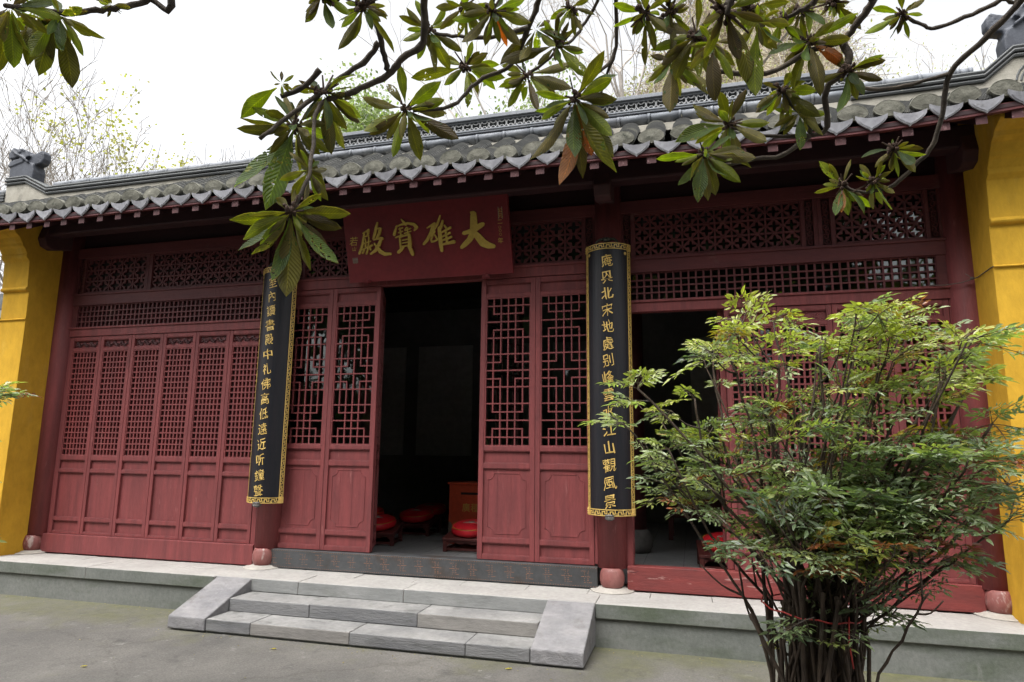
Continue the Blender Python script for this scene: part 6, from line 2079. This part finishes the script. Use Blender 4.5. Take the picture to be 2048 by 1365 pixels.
for i, (x, y, hh, lab) in enumerate(((-9.5, -16.0, 10.5, 'unseen evergreen added to block low sky, reflected leftmost in the hall glass'), (-4.4, -16.5, 11.5, 'unseen evergreen added to block low sky, second from the left in the reflection'),
                                     (0.8, -16.5, 10.5, 'unseen evergreen added to block low sky, middle one in the reflection'), (5.6, -17.0, 4.4, 'unseen evergreen added across the courtyard, low one in the reflection'), (11.5, -16.0, 5.0, 'unseen evergreen added across the courtyard, rightmost in the reflection'))):
    bare_tree('unseen_evergreen_tree', x, y, GZ, hh, 40 + i, lab, 1.25, ((0.030, 0.050, 0.022), (0.055, 0.085, 0.03)), 11000, GB, lsize=.48, lspread=.9, depth=5, mat='bark')
# an unseen hedge, added to darken bright gaps in the glass reflections
rr = random.Random(31)
hg = thing('added_evergreen_hedge', 'long dark evergreen hedge added unseen behind the viewer, darkening the glass reflections', 'hedge', (-3.0, -14.5, GZ))
hm = MB()
hm.box(-22, 14, -14.9, -14.1, GZ - .05, 3.2)
hm.tint = [(0.030, 0.045, 0.022)] * len(hm.v)
for i in range(9000):
    p = Vector((rr.uniform(-22.2, 14.2), -14.0 + rr.gauss(0, .18), rr.uniform(GZ, 4.2 + .5 * sin(i))))
    d = Vector((rr.gauss(0, 1), rr.gauss(.4, .6), rr.gauss(0, 1))).normalized()
    w = d.orthogonal().normalized() * .09
    k = len(hm.v)
    hm.v += [tuple(p), tuple(p + d * .13 + w), tuple(p + d * .27), tuple(p + d * .13 - w)]
    hm.tint += [blend((0.030, 0.050, 0.022), (0.06, 0.09, 0.03), rr.random())] * 4
    hm.f.append((k, k + 1, k + 2, k + 3)); hm.mi.append(0)
hm.build('foliage', 'leaf_far', hg)
# dry vines and brush covering the slope
rr = random.Random(77)
v = MB(); vl = MB()
for i in range(7000):
    x, y = rr.uniform(-4.5, 9.0), rr.uniform(11.5, 17.5)
    z = hill_h(x, y)
    p = Vector((x, y, z))
    d = Vector((rr.gauss(0, .5), rr.gauss(-.3, .4), rr.uniform(.2, 1.0))).normalized()
    L = rr.uniform(.5, 1.4)
    q = [p, p + d * L * .5, p + d * L * .85 + Vector((rr.gauss(0, .15), rr.gauss(0, .1), -.05)), p + d * L + Vector((rr.gauss(0, .3), rr.gauss(-.1, .1), -.3))]
    v.tube(q, [.012, .010, .008, .005], 3, cap=False)
    if rr.random() < .8:
        for k in range(3):
            c0_ = q[rr.randint(1, 3)] + Vector((rr.gauss(0, .1), rr.gauss(0, .1), rr.gauss(0, .1)))
            s = rr.uniform(.06, .16)
            dd = Vector((rr.gauss(0, 1), rr.gauss(0, 1), rr.gauss(0, 1))).normalized()
            w = dd.orthogonal().normalized() * s * .4
            kk = len(vl.v)
            vl.v += [tuple(c0_), tuple(c0_ + dd * s * .5 + w), tuple(c0_ + dd * s), tuple(c0_ + dd * s * .5 - w)]
            vl.tint += [blend((0.36, 0.31, 0.21), (0.22, 0.25, 0.12), rr.random())] * 4
            vl.f.append((kk, kk + 1, kk + 2, kk + 3)); vl.mi.append(0)
tag(v.build('dry_brush', 'twig_tan'), 'tan dry vines and brush covering the slope behind the roof', 'brush', kind='stuff')
tag(vl.build('dry_leaves', 'leaf_far'), 'withered leaves among the dry vines on the slope', 'leaves', kind='stuff')

# ---- litter: crumbs of leaf and twig swept against the steps, the platform and the bush
rr = random.Random(55)
lt = MB()
for i in range(420):
    m = rr.random()
    if m < .45: x, y = rr.uniform(-8, 2.2), -0.62 - abs(rr.gauss(0, .10))
    elif m < .6: x, y = rr.uniform(-4.5, -.8), -1.21 - abs(rr.gauss(0, .07))
    elif m < .8: x, y = NB.x + rr.gauss(0, .5), NB.y + rr.gauss(0, .4)
    else: x, y = rr.uniform(-6, 2), rr.uniform(-3.5, -.7)
    if -4.45 < x < -.81 and y > -1.20: continue
    s_ = rr.uniform(.008, .022)
    a = rr.uniform(0, 6.28)
    d, w = Vector((cos(a), sin(a), rr.uniform(-.05, .3))) * s_, Vector((-sin(a), cos(a), rr.uniform(-.2, .2))) * s_ * .35
    p = Vector((x, y, GZ + .004))
    k = len(lt.v)
    lt.v += [tuple(p), tuple(p + d * .5 + w), tuple(p + d), tuple(p + d * .5 - w)]
    lt.tint += [blend((0.10, 0.075, 0.045), (0.24, 0.20, 0.10), rr.random())] * 4
    lt.f.append((k, k + 1, k + 2, k + 3)); lt.mi.append(0)
tag(lt.build('leaf_litter', 'leaf_far'), 'dry crumbs of leaf and twig scattered on the courtyard', 'litter', kind='stuff')
# ---- fallen leaves on the courtyard
rr = random.Random(9)
for i, (x, y, lab) in enumerate([(-4.281, -2.182, 'small pale yellow leaf lying on the concrete, nearest the left corner'), (-1.361, -1.337, 'small yellow leaf lying on the concrete before the right cheek stone'), (-3.251, -1.427, 'small yellow leaf lying on the concrete before the lowest step')]):
    mb = MB()
    loquat_leaf(mb, (x, y, GZ + .006), (x + .05, y + .012, GZ + .012), .011, Vector((0, 1, 0)), rr, (0.30, 0.28, 0.06), (0.30, 0.30, 0.07), 0.08)
    tag(mb.build('fallen_leaf', 'leaf_loquat', smooth=True), lab, 'leaf')
